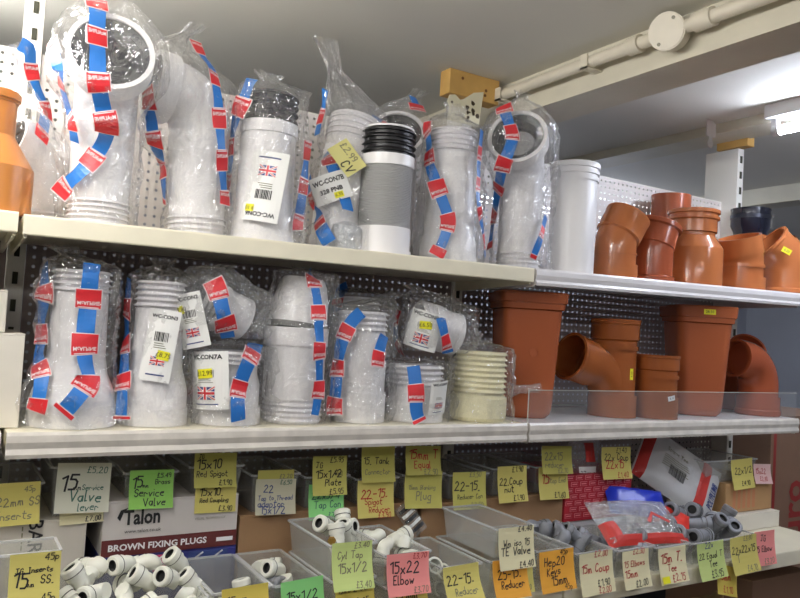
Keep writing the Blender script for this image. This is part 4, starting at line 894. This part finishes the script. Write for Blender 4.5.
note(9, 553, 60, 600, fY, 'yellow', [('45p', .68, .16, .14, 'k'), ('JG. Inserts', .12, .40, .2, 'k'), ('15', .08, .68, .28, 'k'), ('mm', .34, .68, .1, 'k'), ('SS.', .62, .64, .17, 'k'), ('45p', .65, .97, .13, 'k')], 'yellow note reading JG inserts 15 SS at the bottom left', roll=0)
note(222, 586, 268, 612, fY, 'gold', [('15mm', .1, .6, .3, 'k')], 'golden note cut off by the picture bottom', roll=2)
note(281, 579, 323, 612, fY, 'mint', [('15x1/2', .12, .6, .34, 'k')], 'green note cut off by the picture bottom', roll=3)
note(335, 576, 373, 606, fY, 'gold', [('15x1/2 Str', .06, .5, .3, 'k'), ('£2.95', .4, .9, .2, 'k')], 'golden note reading 15x1/2 below the lime one', roll=1)
note(331, 542, 371, 586, fY-.002, 'lime', [('£3.40', .55, .14, .12, 'f'), ('Cyl Tap', .14, .36, .15, 'f'), ('15x1/2', .14, .64, .2, 'f'), ('£3.40', .55, .97, .12, 'f')], 'lime note on the brass-plugged bin', roll=-1, curl=.02)
note(390, 578, 426, 606, fY, 'gold', [('22mm', .1, .7, .3, 'k')], 'golden note peeping out below the pink elbow note', roll=1)
note(386, 553, 428, 592, fY-.004, 'pink', [('£3.70', .62, .16, .13, 'r'), ('15x22', .08, .48, .26, 'k'), ('Elbow', .14, .74, .2, 'k'), ('£3.70', .6, .96, .16, 'f')], 'pink note reading 15x22 elbow', roll=-1, curl=.016)
note(443, 565, 478, 601, fY, 'yellow', [('22-15.', .08, .48, .24, 'k'), ('Reducer', .25, .74, .18, 'f')], 'curled yellow note reading 22-15 beside the white rings', roll=2, curl=.03)
note(500, 562, 532, 592, fY, 'yellow', [('£3.10', .6, .9, .16, 'f')], 'yellow note edge behind the orange reducer note', roll=0)
note(492, 559, 526, 595, fY-.003, 'orange', [('25-15.', .14, .5, .26, 'k'), ('Reducer', .2, .74, .2, 'k')], 'orange note reading 25-15 reducer', roll=0, curl=.02)
note(498, 527, 533, 567, fY-.004, 'cream', [('£4.40', .55, .12, .14, 'k'), ('Wm iso 15', .14, .46, .19, 'k'), ('TE Valve', .06, .66, .19, 'k'), ('£4.40', .54, .97, .15, 'k')], 'cream note reading iso TE valve', roll=0)
note(539, 550, 573, 589, fY-.002, 'orange', [('45p', .6, .13, .13, 'k'), ('Hep20', .14, .38, .2, 'k'), ('Keys', .2, .6, .18, 'k'), ('15mm', .3, .84, .2, 'k'), ('45p', .66, .97, .12, 'k')], 'orange note reading keys 15', roll=1, curl=.014)
note(579, 552, 612, 592, fY-.002, 'cream', [('£2.00', .45, .12, .14, 'r'), ('15m Coup', .05, .48, .22, 'r'), ('£1.90', .5, .82, .14, 'k'), ('£2.00', .5, .98, .13, 'r')], 'cream note in red ink reading 15 coup', roll=1, curl=.014)
note(622, 550, 648, 586, fY-.002, 'cream', [('£2.30', .4, .12, .14, 'r'), ('15 Elbows', .06, .42, .22, 'r'), ('15mm', .06, .7, .18, 'r'), ('£2.00', .4, .95, .15, 'k')], 'cream note in red ink reading 15 elbows', roll=1, curl=.014)
def sq(sh, w, h): sh.rect(-w*.46, -h*.46, -w*.2, -h*.28, STICK, .002)
note(658, 547, 685, 581, fY-.002, 'cream', [('15m T.', .08, .42, .3, 'r'), ('Tee', .3, .66, .18, 'r'), ('£2.15', .42, .95, .18, 'r')], 'cream note with a small yellow square reading 15 T', roll=1, curl=.014, extra=sq)
note(697, 542, 723, 577, fY-.002, 'lime', [('22x', .3, .16, .16, 'b'), ('22 Equal T', .05, .44, .24, 'k'), ('Tee', .4, .68, .16, 'k'), ('£3.95', .4, .95, .17, 'k')], 'lime green note reading 22 T', roll=2, curl=.016)
note(730, 536, 756, 571, fY-.002, 'yellow', [('£3.80', .5, .14, .13, 'f'), ('22x22x15', .05, .46, .24, 'k'), ('T', .2, .7, .2, 'f'), ('£4.10', .5, .96, .15, 'f')], 'yellow note reading 22x22x15 below the grey tees', roll=2, curl=.016)
note(754, 531, 774, 564, fY-.001, 'pink', [('JG', .3, .3, .18, 'k'), ('15 Elbow', .05, .6, .24, 'k'), ('£3.20', .4, .95, .15, 'f')], 'pink note at the right end reading 15 elbow', roll=0, curl=.01)
# ---------------------------------------------------------------- loose fittings in the bins
PFW = mat('white_pushfit_plastic', (226, 226, 214), .4); PFG = mat('grey_pushfit_plastic', (128, 130, 136), .42); HOLE = mat('dark_bore', (28, 28, 28), .6); RINGD = mat('thin_dark_ring', (96, 96, 90), .5); BRASS = mat('brass', (176, 140, 70), .3, metal=.8)
def arm(name, T, m, parent, r=.0125, l=.026):
    """one socket of a push-fit fitting: collar, clamp ring, dark bore"""
    K = T.fork(); K.r(r*.86).go(l*.35).r(r).go(l*.25).go(l*.02, r*1.06).go(l*.3).go(l*.06, r*.92).r(r*.62).go(-l*.05).r(r*.60); c = tube_obj('collar', K, m, parent, True, False)
    G = T.fork(); G.move(l*.60); G.r(r*1.03).r(r*1.09).go(.0012).r(r*1.0); tube_obj('ring', G, RINGD, c)
    G = T.fork(); G.move(l*.92); G.r(r*.61); G.go(-.006, r*.5); G.r(.0); tube_obj('bore', G, HOLE, c, False, False); return c
def template(kind, m, s=1.):
    t = thing('pushfit_'+kind, 'x', 'pipe fitting'); r = .0125*s; l = .026*s; sg = 18
    if kind == 'elbow':
        T = Tube((-.008*s, 0, -.008*s), (0, 0, 1), seg=sg); T.r(r*.85); T.move(.004*s); T.bend(90, .010*s, 0, 5); tube_obj('body', T, m, t)
        arm('a', Tube((-.008*s, 0, -.002*s), (0, 0, -1), seg=sg), m, t, r, l); arm('b', Tube((.0, 0, .006*s), (1, 0, 0), seg=sg), m, t, r, l)
    elif kind == 'tee':
        T = Tube((0, 0, -.014*s), seg=sg); T.r(r*.85).go(.028*s); tube_obj('body', T, m, t)
        arm('a', Tube((0, 0, -.006*s), (0, 0, -1), seg=sg), m, t, r, l); arm('b', Tube((0, 0, .006*s), (0, 0, 1), seg=sg), m, t, r, l); arm('c', Tube((.004*s, 0, 0), (1, 0, 0), ref=(0, 1, 0), seg=sg), m, t, r, l)
    elif kind == 'coupler':
        T = Tube((0, 0, -.010*s), seg=sg); T.r(r*.85).go(.02*s); tube_obj('body', T, m, t)
        arm('a', Tube((0, 0, -.002*s), (0, 0, -1), seg=sg), m, t, r, l); arm('b', Tube((0, 0, .002*s), (0, 0, 1), seg=sg), m, t, r, l)
    return t
def copy_tree(o, parent=None):
    c = o.copy(); COL.objects.link(c); c.parent = parent
    for ch in o.children: copy_tree(ch, c)
    return c
ORD = ['first', 'second', 'third', 'fourth', 'fifth', 'sixth', 'seventh', 'eighth', 'ninth']
def relabel(items, label):
    """tell the fittings of one heap apart by row and place in the row"""
    if len(items) == 1: return
    ys = sorted(i[1] for i in items); n = len(items); rows = {}
    cut = [ys[n//3], ys[2*n//3]] if n > 6 else []
    for px, py, o in items: rows.setdefault(sum(py >= c for c in cut), []).append((px, o))
    for k, r in rows.items():
        for j, (_, o) in enumerate(sorted(r, key=lambda a: a[0])):
            o['label'] = label+', '+ORD[j]+' from left'+(' of the '+('top', 'middle', 'bottom')[k]+' row' if cut else '')
def scatter(tmpl, spots, label, group, Y0, seed=0, first=True):
    rnd = random.Random(seed); out = []
    for i, sp in enumerate(spots):
        px, py = sp[:2]; Y = Y0+(sp[2] if len(sp) > 2 else rnd.uniform(-.02, .02))
        o = tmpl if (i == 0 and first) else copy_tree(tmpl); o.location = tuple(P(px, py, Y))
        o.rotation_euler = sp[3] if len(sp) > 3 else (rnd.uniform(0, 6.28), rnd.uniform(0, 6.28), rnd.uniform(0, 6.28))
        o['label'] = label; o['group'] = group; out.append((px, py, o))
    relabel(out, label)
EL = template('elbow', PFW, 1.15)
scatter(EL, [(98, 568, .03, (1.2, .6, .4)), (124, 566, .035, (1.7, .7, 2.2)), (78, 584, .0, (2.6, .3, 2.0)), (102, 592, -.02), (122, 594, -.015), (150, 566, .04, (.5, 1.2, .3)), (146, 582, .0, (2.2, .3, 1.8)), (177, 566, .02, (2.4, .4, 2.2)), (168, 582, -.01, (2.1, .8, 2.6)), (193, 586, -.005, (2.4, .2, 1.7)), (158, 600, -.03), (184, 602, -.03), (80, 606, -.03), (134, 606, -.03), (204, 600, -.02), (110, 610, -.035), (92, 578, .01), (134, 578, .01), (182, 592, -.02)],
        'white elbow in the big front heap', 'white elbows heaped in the front bin', -.05, 3)
scatter(EL, [(252, 592, .02), (262, 570, .09), (238, 600, .0), (226, 602, .01)], 'pale fitting behind the cut-off golden note', 'pale fittings in the bin', -.06, 5, False)
scatter(EL, [(275, 570, .02, (1.9, .2, 2.0)), (283, 578, -.01), (262, 568, .06)], 'white elbow behind the cut-off green note', 'elbows beside the grey coupler', -.06, 6, False)
scatter(EL, [(340, 533, .02), (352, 536, .0), (334, 542, -.02), (346, 528, .05)], 'white elbow behind the brass-plugged fitting', 'white elbows in the brass-plugged bin', -.05, 7, False)
scatter(EL, [(376, 535, .05), (394, 540, .02), (404, 546, .0), (388, 548, -.01), (412, 552, -.02)], 'white elbow behind the pink note', 'white elbows behind the pink note', -.05, 8, False)
EL2 = copy_tree(EL); scatter(EL2, [(325, 528, .03, (2.0, .35, 2.1))], 'white elbow with its mouth facing out of the bin above the lime note', 'brass-plugged bin', -.05, 9); del EL2['group']
t = thing('brass_plug', 'small brass plug in the bin above the lime note', 'plug', tuple(P(332, 537, -.085)))
K = Tube((0, 0, -.006), (-.4, -.8, .2), seg=6); K.r(.0075).go(.007); tube_obj('hex_head', K, BRASS, t); K2 = K.fork(); K2.r(.0055).go(.007).r(.004).go(-.002); tube_obj('thread', K2, BRASS, t)
GC = template('coupler', PFG, 1.0); scatter(GC, [(271, 583, .0, (1.4, .5, .3))], 'grey coupler lying among the white elbows', 'x', -.06, 4); del GC['group']
# white plastic rings
def ring(px, py, Y, rot, first=None):
    t = thing('white_ring', first+' white plastic ring in the bin behind the curled yellow note', 'pipe fitting', tuple(P(px, py, Y)), 'white rings'); t.rotation_euler = rot
    K = Tube((0, 0, -.011), seg=22); K.r(.0155).go(.018).r(.0165).go(.004).r(.0125); tube_obj('sleeve', K, PFW, t, False, False)
    K = Tube((0, 0, .011), seg=22); K.r(.0125).go(-.022); tube_obj('bore', K, mat('white_bore', (196, 196, 190), .5), t, False, False)
for px, py, r, w_ in ((433, 567, (.9, -.5, .3), 'topmost'), (441, 573, (1.0, -.4, .3), 'second highest'), (438, 590, (1.1, -.3, .2), 'lower left'), (446, 588, (.7, -.5, .9), 'lower right')): ring(px, py, -.05, r, w_)
# grey fittings
TE = template('tee', PFG, 1.45)
scatter(TE, [(692, 524, .03, (1.5, .5, .9)), (712, 528, .01, (.6, -.5, .6)), (676, 512, .06, (1.9, .3, 2.0)), (683, 538, -.02, (2.2, .6, 2.3)), (700, 536, -.03, (1.7, .3, 1.9)), (728, 534, .0, (.5, -.7, .4)), (670, 526, .02, (2.0, .4, 2.3)), (722, 522, .05, (.4, .3, .2)), (694, 510, .07, (1.8, .4, 2.2))],
        'grey tee in the right hand heap', 'grey tees heaped in the wide bin', -.045, 11)
GE = template('elbow', PFG, 1.3)
scatter(GE, [(545, 527, .05), (556, 531, .03), (536, 524, .07), (562, 538, .0), (577, 540, .0), (586, 543, -.01), (569, 529, .05), (592, 536, .03)], 'grey elbow behind the orange keys note', 'grey elbows behind the keys note', -.05, 12)
scatter(GE, [(640, 541, -.02, (2.1, .5, 2.1)), (602, 548, -.01), (628, 550, -.03), (606, 540, .02)], 'grey elbow beside the red-trimmed clear bag', 'grey elbows beside the bag', -.045, 13, False)
GP = thing('grey_pipe', 'short grey pipe lying across the bin behind the couplings note', 'pipe fitting', tuple(P(594, 540, -.02)))
K = Tube((-.05, .02, .01), (.9, -.35, -.2), seg=16); K.r(.011).go(.10).r(.008).go(-.02); tube_obj('pipe', K, PFG, GP); K = Tube((-.05, .02, .01), (.9, -.35, -.2), seg=16); K.move(-.012); K.r(.0135).go(.026).r(.011); tube_obj('collar', K, PFG, GP)
# ---------------------------------------------------------------- pouches and bags on the bin shelf
def pillow(mb, w, h, th, m, nu=16, nv=14, seed=0, amp=.006):
    for s in (1, -1):
        vs = []
        for j in range(nv+1):
            for i in range(nu+1):
                u, v = i/nu*2-1, j/nv*2-1; b = max(0, (1-u**4)*(1-v**4)); n = noise.noise(Vector((u*2.2+seed, v*2.2, s*.7)))+.5*abs(noise.noise(Vector((u*5+seed, v*5, s))))
                vs.append((u*w/2, v*h/2, s*(th/2*b**.6+amp*n*b)))
        mb.add(vs, [(j*(nu+1)+i, j*(nu+1)+i+1, (j+1)*(nu+1)+i+1, (j+1)*(nu+1)+i) for j in range(nv) for i in range(nu)], m)
def pouch(name, label, px, py, Y, w, h, th, m, rot, seed, draw=None, cat='pouch'):
    t = thing(name, label, cat, tuple(P(px, py, Y))); t.rotation_euler = rot
    mb = MB(); pillow(mb, w, h, th, m, seed=seed); obj('film', mb, t, smooth=40)
    def fn(u, v, hh):
        a, b = u/w*2, v/h*2; k = max(0, (1-a**4)*(1-b**4)); n = noise.noise(Vector((a*2.2+seed, b*2.2, .7)))+.5*abs(noise.noise(Vector((a*5+seed, b*5, 1))))
        return Vector((u, v, th/2*k**.6+.006*n*k+hh+.0012))
    if draw: sh = Sheet(fn); draw(sh, w, h); sh.obj('print', t)
    return t
SILV = film('milky_printed_film', white=.62, gloss=.08, rough=.25, bstr=.4); RTR = mat('red_trim_print', (190, 52, 44), .45)
def dp(sh, w, h):
    sh.rect(w*.22, -h*.5, w*.34, h*.5, RTR, .0, 2, 12); sh.rect(-w*.49, -h*.5, -w*.38, h*.5, RTR, .0, 2, 12)
    sh.print('POLYPLUMB', w*.425, -h*.06, .030, INKB, rot=90, bold=.03, width=h*.45)
    sh.print('Spigot Tee', -w*.1, h*.2, .016, INKLT); sh.barcode(-w*.05, -h*.12, .05, .03, .001)
    for k in range(6): sh.rect(-w*.25, h*(.08-.035*k), w*(.05+.02*(k % 3)), h*(.09-.035*k), INKLT, .0008)
pouch('printed_pouch', 'large silvery printed pouch with red bands leaning at the back', 677, 473, .115, .25, .17, .045, SILV, tuple((Matrix.Rotation(-.2, 3, 'Z')@Matrix.Rotation(1.1, 3, 'X')@Matrix.Rotation(-.62, 3, 'Z')).to_euler()), 3, dp)
pouch('blue_pouch', 'bright blue plastic wrapper below the silvery pouch', 636, 502, .035, .16, .075, .03, mat('bright_blue_film', (30, 52, 180), .3), (math.radians(50), .1, -.3), 5)
pouch('red_pouch', 'red plastic wrapper wedged right of the blue one', 661, 514, .01, .15, .06, .02, mat('bright_red_film', (206, 48, 34), .35), tuple((Matrix.Rotation(-.2, 3, 'Z')@Matrix.Rotation(.8, 3, 'X')@Matrix.Rotation(-.5, 3, 'Z')).to_euler()), 6)
def dr(sh, w, h):
    sh.rect(-w*.5, -h*.46, w*.48, -h*.30, RTR, 0, 12, 2); sh.rect(-w*.5, -h*.3, -w*.36, h*.0, RTR, 0, 3, 3); sh.poly([(w*.02, -h*.05), (w*.12, h*.12), (w*.3, -h*.08), (w*.27, -h*.12), (w*.12, h*.06), (w*.05, -h*.1)], RTR, .002)
pouch('clear_pouch', 'clear crinkled bag with red trim lying over the front bins', 638, 525, -.045, .25, .13, .05, film('very_glossy_film', white=.22, gloss=.16, rough=.12, bstr=1.), (math.radians(40), .05, -.05), 8, dr)
pouch('red_lined_pouch', 'clear bag with red header hanging at the back above the red pack', 586, 462, .10, .10, .11, .02, BAG2, (math.radians(80), 0, -.1), 9, lambda sh, w, h: (sh.rect(-w*.1, h*.0, w*.2, h*.42, RTR, 0, 3, 3), sh.rect(-w*.3, -h*.4, w*.2, -h*.1, CARD, 0, 3, 3), sh.print('22mm', -w*.05, -h*.25, .018, INK)))
pouch('black_print_pouch', 'small clear sachet with black print between the two brown cartons', 411, 519, .06, .04, .07, .012, BAG2, (math.radians(75), -.6, 0), 10, lambda sh, w, h: [sh.rect(-w*.4, h*(.3-.16*k), w*.4, h*(.4-.16*k), INK if k % 2 == 0 else CARD, 0, 3, 1) for k in range(5)])
# ---------------------------------------------------------------- the level below
shelf('shelf', 1.0975, 2.098, .66, .66, YB, 'base shelf under the bins at the right', SHELFC)
shelf('shelf', .0935, 1.0905, .66, .66, YB, 'base shelf under the bins in the middle', SHELFC)
t = carton('brown_carton', 'dark brown carton on the base shelf at the lower right', 1.84, 2.09, -.05, .22, .661, .955, KRAFT3)
PB = mat('kraft_paper', (186, 158, 118), .85, bump=.4, bump_scale=18)
t = thing('paper_bag', 'crumpled tan paper bag on the base shelf below the lime green note', 'bag', (P(705, 585, -.06)[0], -.06, .661))
mb = MB(); rings = []
for j in range(10):
    z = .285*j/9; k = 1-.25*(j/9)**2; rings.append([(x*k+.010*noise.noise(Vector((x*20, y*20, z*30))), y*k*(1-.5*j/9)+.010*noise.noise(Vector((x*20+5, y*20, z*30))), z+.012*noise.noise(Vector((x*18, y*18, j)))) for x, y, _ in rsq(.07, .045, .02, 0)])
loft(mb, rings, PB, True, False); obj('bag', mb, t, smooth=50)
note(716, 566, 736, 594, -.137, 'gold', [('15mm', .1, .5, .24, 'r'), ('£1.10', .3, .9, .2, 'r')], 'golden note hanging under the shelf edge below the lime green note', roll=-14)
